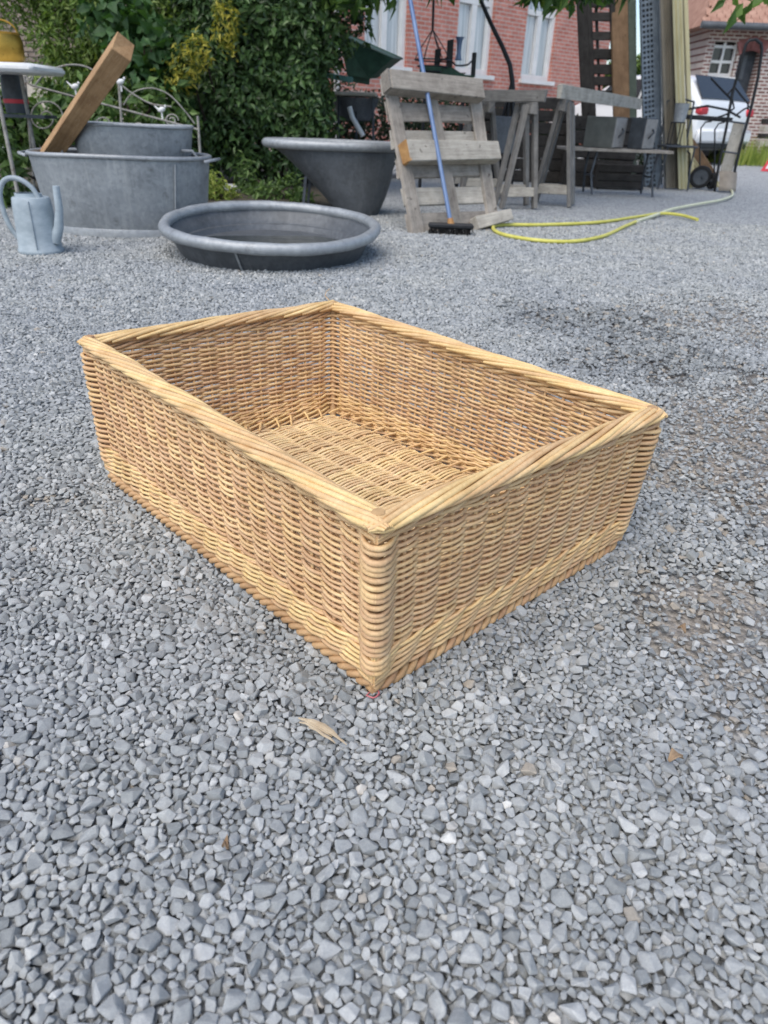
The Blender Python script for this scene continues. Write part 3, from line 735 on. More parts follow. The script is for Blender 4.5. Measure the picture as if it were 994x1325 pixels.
# beam
b0 = U(72, 190, tc_.y - .02); b1 = U(160, 60, tc_.y - .62)
ax = (b1 - b0).normalized(); b0 = b0 - ax * .16
bm_o = board('timber_beam', M_BEAM, None, b0, b1, .098, .098, (.55, -.8, .1), .003)
tag(bm_o, 'thick square brown timber beam leaning out of the big zinc tub', 'beam')

# watering can
cb0 = G(43, 331); cc = V((cb0.x, cb0.y + .10, 0)); cc.z = zg(cc.y)
can = thing('watering_can', 'pale blue-grey watering can standing on the gravel beside the big tub', 'watering can', cc)
m = MB(); m.lathe([(0, .003), (.108, .0), (.112, .006), (.112, .02), (.106, .026), (.1, .12), (.094, .235), (.090, .262), (.086, .268), (.03, .272), (0, .272)], 40, cc); m.build('body', M_CANZ, can, smooth=45)
m = MB(); m.lathe([(.05, .268), (.056, .268), (.056, .285), (.05, .285)], 28, cc + V((-.01, 0, 0)), 1.2, .9); m.build('collar', M_CANZ, can, smooth=45)
m = MB(); m.lathe([(0, .2725), (.05, .2725), (.05, .2745), (0, .2745)], 24, cc + V((-.01, 0, 0)), 1.15, .85); m.build('opening_shade_disc', M_BLACK, can)  # shade inside the can's mouth painted as a black disc
MB().bar(cc + V((.03, -.103, .03)), cc + V((.027, -.090, .255)), .012, .004, side=(0, -1, 0)).build('seam', M_CANZ, can)
m = MB(); m.tube([cc + V(p) for p in ((.09, -.02, .06), (.125, -.02, .13), (.145, -.02, .22), (.15, -.02, .325))], [.03, .024, .019, .017], 12); m.build('spout', M_CANZ, can, smooth=60)
hp = [(.055, -.03, .265), (.03, -.03, .315), (-.03, -.03, .352), (-.095, -.03, .345), (-.135, -.03, .29), (-.14, -.03, .21), (-.125, -.03, .13), (-.09, -.03, .07)]
m = MB(); m.tube(crom([cc + V(p) for p in hp]), .0125, 10); m.build('handle', M_CANZ, can, smooth=60)

# shallow round trough
fc0, bc0 = V((0, 3.42, .12)), V((0, 4.56, .205))
lf, rg = U(214, 284, 3.99), U(489, 300, 3.99)
cen = V(((lf.x + rg.x) / 2, (fc0.y + bc0.y) / 2, .160)); tilt = math.atan2(.075, 1.16)
Mx = Matrix.Rotation(tilt, 4, 'X') @ Matrix.Rotation(R(.9), 4, 'Y')
RR = (rg.x - lf.x) / 2
tr = thing('round_trough', 'wide shallow round zinc trough with thick rolled rim and water inside', 'trough', (cen.x, cen.y, 0))
m = MB(); m.lathe([(0, -.135), (RR * .82, -.135), (RR * .855, -.128), (RR * .965, -.005), (RR * .955, 0), (RR * .90, -.05), (RR * .885, -.055), (RR * .86, -.085), (RR * .835, -.09), (RR * .81, -.118), (0, -.12)], 72, cen, M=Mx)
m.build('trough_body', M_ZINC_D, tr, smooth=35)
m = MB(); m.tube([cen + Mx @ V((RR * .97 * wob(t) * math.cos(t), RR * .97 * wob(t) * math.sin(t), .003 * math.sin(3 * t + 1))) for t in [2 * math.pi * i / 72 for i in range(73)]], [.030 + .0012 * math.sin(i * 1.3) for i in range(73)], 10, cap=False); m.build('rolled_rim', M_RIMZ, tr, smooth=80)
MB().bar(cen + Mx @ V((-.07, -RR * .862, -.125)), cen + Mx @ V((-.09, -RR * .955, -.02)), .010, .004, side=(1, 0, 0)).build('seam', M_ZINC, tr)
q = N('murky_water'); q.set(Base_Color=(.02, .024, .018, 1), Roughness=.05, Specular_IOR_Level=.5); q.bump(q.noise(q.coord(), 14, 2), .03, .004); M_WATER = q.m
m = MB(); m.lathe([(0, 0), (RR * .80, 0), (RR * .80, -.004), (0, -.004)], 64, cen + V((0, -.05, -.098))); m.build('water', M_WATER, tr, smooth=40)
m = MB().box((cen.x, 4.39, .022), (.22, .1, .044), bev=.008).build('support_brick', M_GB); tag(m, 'brick wedged under the back of the round trough', 'brick')

# deep zinc bath behind it
fb = G(462, 283); by = fb.y + .28; rimz = U(425, 187, by).z
bl, br = U(347, 187, by), U(512, 187, by)
bc_ = V(((bl.x + br.x) / 2, by, 0)); A_ = (br.x - bl.x) / 2; bz0 = zg(by)
bath = thing('zinc_bath', 'deep dark zinc bath with pale rolled rim and sloping back end', 'bath', (bc_.x, by, bz0))
def bsec(k):   # k 0 bottom .. 1 top : centre shift and half length
    left = bc_.x - A_ + (1 - k) ** .85 * A_ * 1.12; right = bc_.x + A_ - (1 - k) ** 2.2 * .12
    return (left + right) / 2, (right - left) / 2
m = MB(); n = 56; vs, fs = [], []; ks = [0, .04, .12, .3, .5, .7, .85, 1.0]
for side in (0, 1):
    for k in (ks if side == 0 else ks[::-1]):
        cx_, hx = bsec(k); t_ = .008 * side; hy = (.19 + .1 * k ** .7) - t_; z_ = bz0 + (rimz - bz0) * k + (.02 if side and k < .05 else 0)
        for i in range(n):
            a = 2 * math.pi * i / n; vs.append(V((cx_ + (hx - t_) * math.cos(a), by + hy * math.sin(a), z_)))
for j in range(15): fs += [(j * n + i, j * n + (i + 1) % n, (j + 1) * n + (i + 1) % n, (j + 1) * n + i) for i in range(n)]
fs += [tuple(range(n)), tuple(range(15 * n, 16 * n))]
m.add(vs, fs); m.build('bath_body', M_ZINC_D, bath, smooth=40)
m = MB(); cx_, hx = bsec(1.0); m.tube([V((cx_ + (hx + .012) * math.cos(2 * math.pi * i / n), by + .302 * math.sin(2 * math.pi * i / n), rimz)) for i in range(n + 1)], .032, 10, cap=False); m.build('rolled_rim', M_RIMZ, bath, smooth=80)
for (x_, dy) in ((bc_.x - .18, -.16), (bc_.x - .18, .16)):
    MB().bar((x_ - .03, by + dy, bz0), (x_, by + dy, bz0 + .26), .03, .02).build('leg', M_DSTEEL, bath)

# ------------------------------------------------------------------ iron scroll panel, white table with brass pot
SY = 5.75
def sp(px, py, dy=0): p = U(px, py, SY + dy); return p
pan = thing('scroll_panel', 'rusty white wrought iron bed end with scrolls and little bird finials', 'ironwork', (sp(145, 200).x, SY, zg(SY)))
def spiral(cx, cy, r0_, r1_, a0, a1, n=26): return [sp(cx + (r0_ + (r1_ - r0_) * k / n) * math.cos(a0 + (a1 - a0) * k / n), cy - (r0_ + (r1_ - r0_) * k / n) * math.sin(a0 + (a1 - a0) * k / n)) for k in range(n + 1)]
for x_, y_ in ((32, 98), (256, 150), (154, 108)):
    b_ = sp(x_ + 1, 195); b_.z = zg(SY); MB().tube([b_, sp(x_, y_)], .0095, 7).build('post', M_IRON, pan, smooth=60)
MB().tube([sp(32, 104), sp(40, 110), sp(92, 124), sp(154, 140), (sp(258, 168))], .0075, 6).build('rail', M_IRON, pan, smooth=60)
MB().tube(crom([sp(46, 110), sp(56, 98), sp(70, 89), sp(90, 84), sp(110, 86), sp(130, 96), sp(154, 108), sp(170, 120), sp(195, 134), sp(222, 138)]), .0065, 6).build('top_arch', M_IRON, pan, smooth=60)
MB().tube(crom([sp(160, 136), sp(172, 120), sp(195, 114), sp(218, 122), sp(238, 142), sp(252, 160)]), .005, 6).build('side_arch', M_IRON, pan, smooth=60)
for args in ((58, 152, 25, 5, R(-30), R(520)), (135, 162, 17, 4, R(0), R(-480)), (178, 168, 14, 3, R(180), R(700)), (38, 99, 6, 2, R(200), R(700)), (222, 156, 9, 3, R(0), R(500))):
    MB().tube(spiral(*args, 40), .0055, 6).build('scroll', M_IRON, pan, smooth=70)
for (x_, y_) in ((97, 112), (156, 106), (209, 142)):
    c0 = sp(x_, y_); m = MB()
    m.lathe([(0, -.03), (.014, -.018), (.02, 0), (.014, .02), (0, .032)], 10, c0, M=Matrix.Rotation(R(70), 4, 'Y')); m.lathe([(0, -.013), (.011, 0), (0, .013)], 8, c0 + V((.03, 0, .022)))
    m.tube([c0 + V((-.02, 0, 0)), c0 + V((-.055, 0, .03))], [.009, .003], 6); m.tube([c0, c0 + V((0, 0, -.06))], .006, 6); m.build('bird_finial', M_WHITE, pan, smooth=60)
TY = 5.0
tt = U(44, 88, TY); cr_z = U(17, 112, TY + .5).z
tb_ = thing('garden_table', 'white enamel topped table at the left edge carrying a brass pot', 'table', (tt.x - .45, TY + .1, zg(TY)))
m = MB(); m.box((tt.x - .45, TY + .22, tt.z), (.9, .5, .05), bev=.018); m.build('table_top', M_WHITE, tb_, smooth=40)
MB().box((tt.x - .5, TY + .45, cr_z - .175), (.7, .2, .02)).build('shelf', M_DSTEEL, tb_)
for dx in (-.8, -.28):
    for dy in (.04, .4):
        MB().tube([(tt.x + dx - .01, TY + dy, zg(TY)), (tt.x + dx, TY + dy, tt.z - .025)], .013, 7).build('leg', M_IRON, tb_, smooth=60)
bp = V((tt.x - .265, TY + .2, tt.z + .025))
pot = thing('brass_pot', 'worn yellow brass pot on the white table top', 'pot', bp)
m = MB(); m.lathe([(0, 0), (.10, 0), (.118, .03), (.122, .12), (.112, .155), (.118, .165), (.112, .168), (.10, .15), (0, .14)], 32, bp); m.build('pot_body', M_BRASS, pot, smooth=45)
m = MB(); m.tube([bp + V((.11 * math.cos(a), 0, .165 + .07 * math.sin(a))) for a in np.linspace(0, math.pi, 12)], .006, 6); m.build('handle', M_BRASS, pot, smooth=60)
cr = U(17, 112, TY + .5)
jug = thing('enamel_jug', 'dark enamel jug with a red band on the shelf under the white table', 'jug', (cr.x, cr.y, cr.z - .16))
m = MB(); m.lathe([(0, -.16), (.075, -.16), (.08, -.05), (.07, .05), (.055, .11), (.06, .14), (.05, .14), (.04, .08), (0, -.1)], 24, cr); m.build('jug_body', M_DSTEEL, jug, smooth=45)
m = MB(); m.lathe([(.0775, -.10), (.0815, -.10), (.0815, -.075), (.0775, -.075)], 24, cr); m.build('band', M_REDP, jug, smooth=45)

# ------------------------------------------------------------------ pallet and broom
psi, lam = R(36), R(24)
pu = V((math.cos(psi), math.sin(psi), 0)); pn = V((math.sin(psi), -math.cos(psi), 0))
pv = (-pn * math.sin(lam) + V((0, 0, math.cos(lam)))).normalized(); pf = pu.cross(pv)
if pf.dot(pn) < 0: pf = -pf
po = G(534, 303)
pal = thing('wooden_pallet', 'weathered wooden pallet leaning upright beside the zinc bath', 'pallet', po)
PW, PH = .80, .99
def pp(a, b, c=0): return po + pu * a + pv * b + pf * c
def pboard(name, a0, b0_, a1, b1_, c, wd, th, mat): return board(name, mat, pal, pp(a0, b0_, c), pp(a1, b1_, c), wd, th, (pv if abs(a1 - a0) > abs(b1_ - b0_) else pu))
for a in (.05, PW / 2, PW - .05): pboard('vertical_board', a, 0, a + random.gauss(0, .008), PH, -.011, .10, .022, M_OLDW)
for j, b in enumerate((.07, .25, .43, .61, .78, .93)): pboard('deck_board', 0, b + random.gauss(0, .006), PW, b + random.gauss(0, .006), -.034, (.12, .11, .12, .12, .11, .10)[j], .022, M_OLDW2 if j % 2 else M_OLDW)
for j, (b, a0, a1, dz) in enumerate(((PH - .06, -.005, PW - .01, -.02), (PH * .50, .035, PW + .04, .012))):
    o = pboard('bearer', a0, b, a1, b + dz, .045, .125, .088, M_OLDW if j == 0 else M_OLDW2)
    e_ = board('end_grain', M_ENDG if j else M_OLDW, pal, pp(a0 - .014, b, .045), pp(a0 + .0, b, .045), .119, .082, pv, 0)
pboard('bearer', PW - .28, .03, PW + .07, .075, .04, .085, .07, M_OLDW2)
bt = G(583, 304); btz = zg(bt.y)
br_ = thing('push_broom', 'broom with blue handle and black head propped against the pallet', 'broom', bt)
h0 = bt + V((0, .02, .06)); h1 = U(531, 0, bt.y + .62); hd_ = (h1 - h0).normalized(); h1 = h1 + hd_ * .12
MB().tube([h0, h1], .0145, 10).build('handle', M_BLUE, br_, smooth=60)
m = MB(); m.box(bt + V((0, .02, .055)), (.30, .075, .03), bev=.008); m.build('head', M_BLACK, br_); MB().tube([bt + V((0, .02, .06)), bt + V((-.008, .03, .10))], [.026, .018], 10).build('socket', M_BPINE, br_, smooth=50)
vs = MB()
for k in range(260):
    a = bt + V((random.uniform(-.14, .14), .02 + random.uniform(-.03, .03), .045)); vs.tube([a, a + V((random.gauss(0, .014), random.gauss(0, .016) - .005, -.045))], [.0028, .002], 4)
tag(vs.build('bristles', M_BRISTLE, br_), kind='stuff')

# ------------------------------------------------------------------ trestles, table, boxes
def trestle(label, e0, dirx, L, h, sp_, mat=M_TRES, lean=0.0, brace=True):
    """A-frame trestle; e0 ground point under the near end of the top rail"""
    z0 = zg(e0.y); d = V((math.cos(dirx), math.sin(dirx), 0)); s = V((-d.y, d.x, 0))
    t = thing('trestle', label, 'trestle', (e0.x, e0.y, z0), group='wooden trestles')
    e = V((e0.x, e0.y, z0))
    board('top_rail', mat, t, e - d * .05 + V((0, 0, h - .045)), e + d * (L + .05) + V((0, 0, h - .045)), .09, .06)
    for x_ in (.06, L - .06):
        for sg in (-1, 1):
            board('leg', mat, t, e + d * x_ + s * (sg * sp_), e + d * x_ + s * (sg * .035) + V((0, 0, h - .02)), .075, .035, d, .003)
        board('crossbar', M_OLDW2, t, e + d * (x_ - .02) - s * (sp_ * .86) + V((0, 0, .13)), e + d * (x_ - .02) + s * (sp_ * .86) + V((0, 0, .13)), .075, .022, None, .003)
    if brace: board('brace', mat, t, e + d * .12 + s * (sp_ * .8) + V((0, 0, .12)), e + d * (L - .12) + s * (.06) + V((0, 0, h - .12)), .05, .02, s, .002)
    return t
e1 = G(668, 272)
trestle('grey wooden trestle just right of the leaning pallet', V((e1.x + .05, e1.y + .10, 0)), R(98), .36, .80, .15, brace=False)
e3 = G(628, 262)
trestle('grey wooden trestle half hidden behind the leaning pallet', V((e3.x, e3.y + .35, 0)), R(102), .5, .80, .20)
q0 = V((e1.x + .14, e1.y + .06, zg(e1.y) + .80 - .03)); q1 = U(596, 143, e1.y + .75); q1.z = q0.z
tag(board('cross_plank', M_TRES, None, q0 + V((0, 0, .075)), q1 + V((0, 0, .075)), .085, .03), 'grey plank laid on edge across the two trestles behind the pallet', 'plank')
e2 = G(711, 268)
trestle('grey wooden trestle carrying one end of a long plank', V((e2.x + .02, e2.y + .12, 0)), R(68), .30, .83, .17, brace=False)
pk0, pk1 = V((e2.x - .05, e2.y + .02, 0)), V((0, 9.05, 0)); pk1.x = U(827, 140, 9.05).x; pz = zg(e2.y) + .83 + .052
plank_o = board('long_plank', M_OLDW2, None, (pk0.x, pk0.y, pz), (pk1.x, pk1.y, pz), .10, .045); tag(plank_o, 'long pale plank on edge lying across the trestle above the metal boxes', 'plank')
tl, trr = G(768, 251), G(850, 245)
tY = tl.y + .1; tz = U(800, 194, tY).z
x0_, x1_ = U(727, 192, tY).x, U(862, 196, tY).x
tab = thing('folding_table', 'low grey folding table carrying two metal boxes', 'table', ((x0_ + x1_) / 2, tY, zg(tY)))
for k in range(4):
    board('plank', M_OLDW, tab, (x0_, tY - .18 + k * .13, tz), (x1_, tY - .18 + k * .13, tz), .028, .122)
for xx in (U(767, 200, tY).x, U(846, 200, tY).x):
    for s_ in (-1, 1):
        MB().tube([(xx + .012, tY + s_ * .2, zg(tY)), (xx - .02, tY + s_ * .14, tz * .55), (xx, tY + s_ * .17, tz - .014)], .012, 6).build('leg', M_DSTEEL, tab, smooth=60)
    MB().tube([(xx, tY - .17, tz * .5), (xx, tY + .17, tz * .5)], .009, 6).build('stretcher', M_DSTEEL, tab, smooth=60)
def mbox(label, px0, px1, py0, dpt, rz, mat, mat2):
    c0 = U((px0 + px1) / 2, 170, tY); wd = U(px1, 170, tY).x - U(px0, 170, tY).x; hz = U(px0, py0, tY).z - tz - .016
    t = thing('metal_box', label, 'box', (c0.x, tY + .0, tz + .0155), rz)
    MB().box((0, 0, hz / 2), (wd, dpt, hz), bev=.006).build('body', mat, t, world=False)
    MB().box((wd / 2 + .003, 0, hz / 2), (.006, dpt - .02, hz - .02)).build('pale_end_face', mat2, t, world=False)
    m = MB(); m.tube([(wd / 2 + .008, -.03, hz * .35), (wd / 2 + .03, -.03, hz * .45), (wd / 2 + .03, .03, hz * .55), (wd / 2 + .008, .03, hz * .65)], .009, 6); m.build('handle', M_DSTEEL, t, smooth=60, world=False)
    return t
M_BOXF = surf('dull_olive_box_body', lin('50524e'), lin('656762'), .7, .2, 9, bump=.1)
M_BOXL = surf('pale_box_end', lin('8a8682'), lin('a8a5a1'), .65, .2, 14, spots=(lin('5f5c59'), 14, .6), bump=.15)  # paler tone for the right end of both metal boxes
mbox('dark olive metal box with pale end, left one on the low table', 764, 803, 150, .30, R(-38), M_BOXF, M_BOXL)
mbox('narrower grey metal box, right one on the low table', 822, 842, 152, .28, R(-42), M_DSTEEL, M_BOXL)

# ------------------------------------------------------------------ hose
def hose(name, label, pix, mat, r=.0125):
    P = [G(*p) + V((0, 0, r + .004)) for p in pix]; out = []
    for i in range(len(P) - 1):
        p0, p1, p2_, p3_ = P[max(i - 1, 0)], P[i], P[i + 1], P[min(i + 2, len(P) - 1)]
        for k in range(8):
            t = k / 8; out.append(.5 * ((2 * p1) + (p2_ - p0) * t + (2 * p0 - 5 * p1 + 4 * p2_ - p3_) * t * t + (3 * p1 - p0 - 3 * p2_ + p3_) * t ** 3))
    out.append(P[-1]); o = MB().tube(out, r, 8).build(name, mat, smooth=80); tag(o, label, 'hose'); return o
hose('garden_hose', 'yellow garden hose lying in a flat loop on the gravel', [(902, 287), (880, 281), (855, 279), (820, 284), (770, 291), (700, 294), (655, 294), (638, 297), (648, 306), (690, 314), (740, 316), (780, 309), (806, 297), (822, 290)], M_HOSE)
o = hose('garden_hose', 'pale faded hose running from the loop to the sack truck', [(824, 289), (845, 282), (870, 273), (905, 266), (932, 261), (947, 255), (946, 248)], M_HOSE2)

# ------------------------------------------------------------------ foliage
def unit(n):
    d = rng.normal(0, 1, (n, 3)); return d / np.linalg.norm(d, axis=1)[:, None]
def blob_points(c, r, n, lo=.45, rough=.28):
    d = unit(n); f = 1 + rough * (np.sin(d[:, 0] * 5.3 + c[0] * 7) * np.sin(d[:, 1] * 4.1 + c[1] * 5) + np.sin(d[:, 2] * 6.7 + d[:, 0] * 3 + c[2] * 9) * .7)
    rad = (lo + (1 - lo) * rng.random(n) ** .5) * f
    return np.array(c) + d * np.array(r) * rad[:, None], d
def leaves(name, P, D, size, mat, parent, wr=.5, droop=.35, up=.35, sj=.35, fold=.12, stuff=False):
    """one small folded leaf per point: four triangles each"""
    n = len(P); s = size * rng.uniform(1 - sj, 1 + sj, n)
    nrm = D * .7 + unit(n) * .8 + np.array([0, -.15, up]); nrm /= np.linalg.norm(nrm, axis=1)[:, None]
    ax = unit(n) + D * .5 + np.array([0, 0, -droop]); ax -= nrm * (ax * nrm).sum(1)[:, None]; ax /= np.linalg.norm(ax, axis=1)[:, None]
    sd_ = np.cross(nrm, ax); wd = wr * rng.uniform(.8, 1.15, n)
    def pt(a, b, c): return P + (ax * a + sd_ * (b * wd)[:, None] + nrm * c) * s[:, None]
    vs = np.stack([pt(0, 0 * s, 0), pt(.38, .5 + 0 * s, fold), pt(.45, 0 * s, 0), pt(.38, -.5 + 0 * s, fold), pt(1.0, 0 * s, -.12)], 1).reshape(-1, 3)
    f = np.array([[0, 1, 2], [0, 2, 3], [2, 1, 4], [2, 4, 3]]); fs = (f[None] + (np.arange(n) * 5)[:, None, None]).reshape(-1, 3)
    vs = vs - np.array(parent.location) if parent is not None else vs
    return np_mesh(name, vs, fs, mat, parent)
M_LAUREL = leaf_mat('dark_laurel_leaf', [lin('2d3f25'), lin('3d5632'), lin('516e3f'), lin('708b58')], .28, .35)
M_FINE = leaf_mat('mid_green_fine_leaf', [lin('455a2c'), lin('5f783b'), lin('7b954d'), lin('9aab64')], .4, .5)
M_VINE = leaf_mat('broad_vine_leaf', [lin('2f4a29'), lin('3f5f35'), lin('527243')], .35, .5)
M_YLEAF = leaf_mat('yellow_variegated_leaf', [lin('4f6230'), lin('7c8236'), lin('a89f40'), lin('c9bd55')], .35, .5)
M_LOW = leaf_mat('low_green_leaf', [lin('3f5732'), lin('57713f'), lin('759052')], .35, .5)
M_CHEST = leaf_mat('chestnut_leaf', [lin('2c4622'), lin('3d5b2b'), lin('557335'), lin('76924a')], .45, .45)
M_GRASS = leaf_mat('grass_blade', [lin('6a803a'), lin('8a9c48'), lin('b3b866')], .35, .6)
M_DHEDGE = leaf_mat('shade_dark_hedge_leaf', [lin('1f2a1c'), lin('2b3a25'), lin('38492e')], .15, .5)  # greens darkened to stand in for shade under the tree
def shrub(name, label, blobs_, size, mat, dens, group='shrubs along the left side of the yard', cat='shrub', stems=5, **kw):
    c0 = blobs_[0][0]; zb = zg(c0.y); root = thing(name, label, cat, (c0.x, c0.y, zb), group=group)
    P, D = [], []
    for (c, r) in blobs_:
        n = int(.70 * dens * (r[0] * r[1] + r[0] * r[2] + r[1] * r[2]) * 4.2); p, d = blob_points(tuple(c), r, n); P.append(p); D.append(d)
    P, D = np.concatenate(P), np.concatenate(D); k = P[:, 2] > zb + .02
    leaves('foliage', P[k], D[k], size, mat, root, **kw)
    m = MB()
    for j in range(stems):
        b = blobs_[j % len(blobs_)]; a = V((c0.x + random.uniform(-.25, .25), c0.y + random.uniform(-.1, .15), zb)); e = V(b[0]) + V((random.uniform(-.3, .3) * b[1][0], random.uniform(-.3, .3) * b[1][1], .2 * b[1][2]))
        mid = a.lerp(e, .5) + V((random.gauss(0, .06), random.gauss(0, .05), 0)); m.tube([a, mid, e], [.022, .015, .006], 6)
    if not stems:
        for b in blobs_: m.tube([V(b[0]) + V((.02, .55, -.5)), V(b[0]) + V((.01, .2, -.1)), V(b[0]) + V((0, 0, .5 * b[1][2]))], [.012, .009, .004], 6)
    m.build('stems', M_BARK, root, smooth=60)
    return root
shrub('laurel_shrub', 'tall dark evergreen shrub filling the corner above the round trough',
      [(U(330, 150, 7.2), (.62, .40, .50)), (U(340, 60, 7.3), (.70, .45, .55)), (U(285, 20, 7.4), (.6, .4, .55)), (U(385, 105, 7.2), (.30, .3, .6)), (U(360, -60, 7.5), (.9, .5, .6)), (U(270, 120, 7.3), (.4, .35, .6)), (U(388, 20, 7.3), (.24, .3, .5))], .072, M_LAUREL, 2700, stems=9)
shrub('fine_leaf_shrub', 'tall mid green fine leaved shrub at the top left',
      [(U(110, 40, 7.5), (.45, .35, .5)), (U(60, -30, 7.6), (.8, .35, .38)), (U(175, 0, 7.4), (.6, .35, .5)), (U(110, -120, 7.8), (1.1, .45, .6)), (U(225, 25, 7.5), (.4, .3, .6)), (U(75, 105, 7.6), (.22, .2, .25)), (U(130, 110, 7.5), (.4, .25, .4)), (U(200, 110, 7.5), (.4, .25, .45))], .06, M_FINE, 2600, wr=.36, stems=8)
shrub('broad_leaf_climber', 'broad leaved green climber behind the top of the timber beam',
      [(U(185, 70, 6.6), (.30, .18, .30)), (U(150, 20, 6.8), (.3, .18, .22)), (U(215, 115, 6.6), (.22, .15, .22))], 0.105, M_VINE, 560, wr=.75, up=.1, stems=4)
shrub('variegated_shrub', 'shrub with bright yellow variegated leaves beside the dark evergreen',
      [(U(240, 88, 6.5), (.12, .12, .15)), (U(258, 66, 6.5), (.09, .1, .12)), (U(292, 30, 6.7), (.10, .1, .24)), (U(225, 100, 6.5), (.1, .08, .08))], .055, M_YLEAF, 1500, wr=.38, stems=0)
shrub('low_leafy_plant', 'low leafy green plants behind the iron scroll panel',
      [(U(60, 170, 6.2), (.45, .2, .25)), (U(5, 165, 6.0), (.3, .2, .35)), (U(110, 150, 6.4), (.3, .2, .25)), (U(205, 150, 6.4), (.3, .15, .25)), (U(10, 230, 5.4), (.12, .12, .3))], .10, M_LOW, 900, wr=.45, droop=.7, stems=5)
def wv(px, Y, dz=.05): p = U(px, 240, Y); p.z = zg(Y) + dz; return p
shrub('weed_clump', 'small bright green weeds growing between the tub and the bath',
      [(wv(276, 6.15, .08), (.10, .10, .12)), (wv(292, 6.2), (.10, .1, .09)), (wv(268, 6.3, .14), (.06, .06, .10))], .055, M_GRASS, 2600, wr=.32, stems=3, cat='weeds')
shrub('weed_clump', 'leafy weeds growing in front of the dark evergreen by the bath',
      [(wv(318, 6.6, .16), (.09, .08, .15)), (wv(345, 6.3), (.13, .1, .07)), (wv(372, 6.4, .08), (.12, .1, .11)), (wv(330, 6.5, .06), (.12, .1, .07)), (wv(390, 6.2, .04), (.1, .1, .05))], .06, M_LOW, 2400, wr=.36, stems=3, cat='weeds')
shrub('dark_hedge', 'clipped hedge coloured dark for shade behind the trestles and the low table',
      [(U(655, 175, 10.2), (.65, .3, .42)), (U(740, 190, 10.4), (.7, .3, .40)), (U(820, 200, 10.6), (.6, .3, .35)), (U(590, 160, 9.8), (.6, .3, .45)), (U(500, 165, 9.4), (.6, .35, .45)), (U(430, 160, 9.0), (.35, .3, .5))], .06, M_DHEDGE, 1500, group='hedge behind the trestles', cat='hedge', stems=4)
# ground of earth and leaf litter under the shrubs
q = N('bed_soil'); vec = q.coord(); q.color(q.ramp(q.noise(vec, 18, 6, .75), [(.3, lin('2e2a24')), (.55, lin('4c463b')), (.75, lin('5e6440'))])); q.set(Roughness=.95); q.bump(q.noise(vec, 50, 5), .8, .02)
n_ = 40; vs, fs = [], []
for k in range(n_ + 1):
    x_ = -5.5 + 5.2 * k / n_; yf = 5.62 + .12 * math.sin(k * .9) + .07 * math.sin(k * 2.3) + (.25 if x_ > -1.0 else 0)
    for j, y_ in enumerate((yf, yf + .25, 8.0, 12.0)): vs.append((x_, y_, zg(y_) + (.0, .02, .06, .06)[j]))
for k in range(n_):
    for j in range(3): fs.append((k * 4 + j, k * 4 + 4 + j, k * 4 + 5 + j, k * 4 + 1 + j))
tag(MB().add(vs, fs).build('soil', q.m, smooth=60), 'bare earth of the shrub bed', kind='structure')

# tree with low branches over the yard
tp = U(408, 150, 7.6); tp.z = zg(7.6)
tree = thing('chestnut_tree', 'tree whose leafy lower branches hang over the top of the yard', 'tree', tp)
m = MB(); m.tube([tp, tp + V((.02, 0, .5)), tp + V((-.03, .02, 1.2)), tp + V((.04, 0, 2.0)), tp + V((.1, -.1, 3.0)), tp + V((.3, -.2, 4.2))], [.16, .13, .12, .11, .09, .05], 12); m.build('trunk', M_BARK, tree, smooth=60)
lims = [(1.7, U(450, -20, 7.0)), (1.9, U(520, -15, 6.6)), (2.2, U(600, -30, 6.6)), (2.4, U(700, -25, 7.0)), (2.6, U(760, -40, 7.4)), (2.2, U(330, -60, 6.8)), (3.0, U(560, -180, 7.0)), (3.0, U(430, -200, 7.5))]
P, D = [], []
for (h_, e) in lims:
    a = tp + V((.02, 0, h_)); md = a.lerp(e, .55) + V((0, 0, .18)); MB().tube([a, md, e], [.045, .028, .01], 7).build('branch', M_BARK, tree, smooth=60)
def cl(px, py, Y, rx, rz_, n): p, d = blob_points(tuple(U(px, py, Y)), (rx, .22, rz_), n, .2); P.append(p); D.append(d)
for a in ((440, -16, 6.9, .14, .09, 50), (462, -8, 6.8, .10, .09, 40), (482, -14, 6.8, .10, .08, 34), (462, 4, 6.8, .04, .06, 9), (506, -8, 6.7, .05, .08, 14), (420, -22, 7.2, .14, .2, 45), (545, -24, 6.6, .2, .07, 30), (580, -26, 6.6, .16, .07, 26), (640, -26, 6.7, .15, .06, 20),
          (688, -16, 7.0, .10, .07, 26), (714, -8, 7.0, .12, .08, 34), (742, -8, 7.2, .14, .12, 40), (770, -14, 7.3, .15, .1, 35), (800, -22, 7.5, .2, .12, 40), (720, -55, 7.2, .5, .2, 170), (600, -80, 6.8, .7, .25, 260), (470, -75, 7.0, .6, .3, 260), (540, -190, 7.2, 1.3, .6, 800), (400, -230, 7.6, 1.2, .7, 700), (700, -210, 7.4, .9, .5, 480)): cl(*a)
for (c0_, r_, n_) in (((.4, 6.0, 3.0), (1.1, .9, .5), 1100), ((1.7, 6.3, 3.1), (1.1, .9, .5), 1100), ((2.8, 7.0, 3.2), (1.0, .9, .5), 900), ((1.2, 7.4, 3.5), (1.4, .9, .6), 1000), ((-.8, 6.4, 3.1), (.9, .8, .5), 700)):  # unseen crown clumps above the view, added to shade the trestles
    p, d = blob_points(c0_, r_, n_, .2); P.append(p); D.append(d)
    a = tp + V((.1, -.05, 2.6)); e = V(c0_); MB().tube([a, a.lerp(e, .5) + V((0, 0, .2)), e], [.05, .03, .012], 7).build('branch', M_BARK, tree, smooth=60)
leaves('crown', np.concatenate(P), np.concatenate(D), .125, M_CHEST, tree, wr=.42, droop=.9, up=.2)
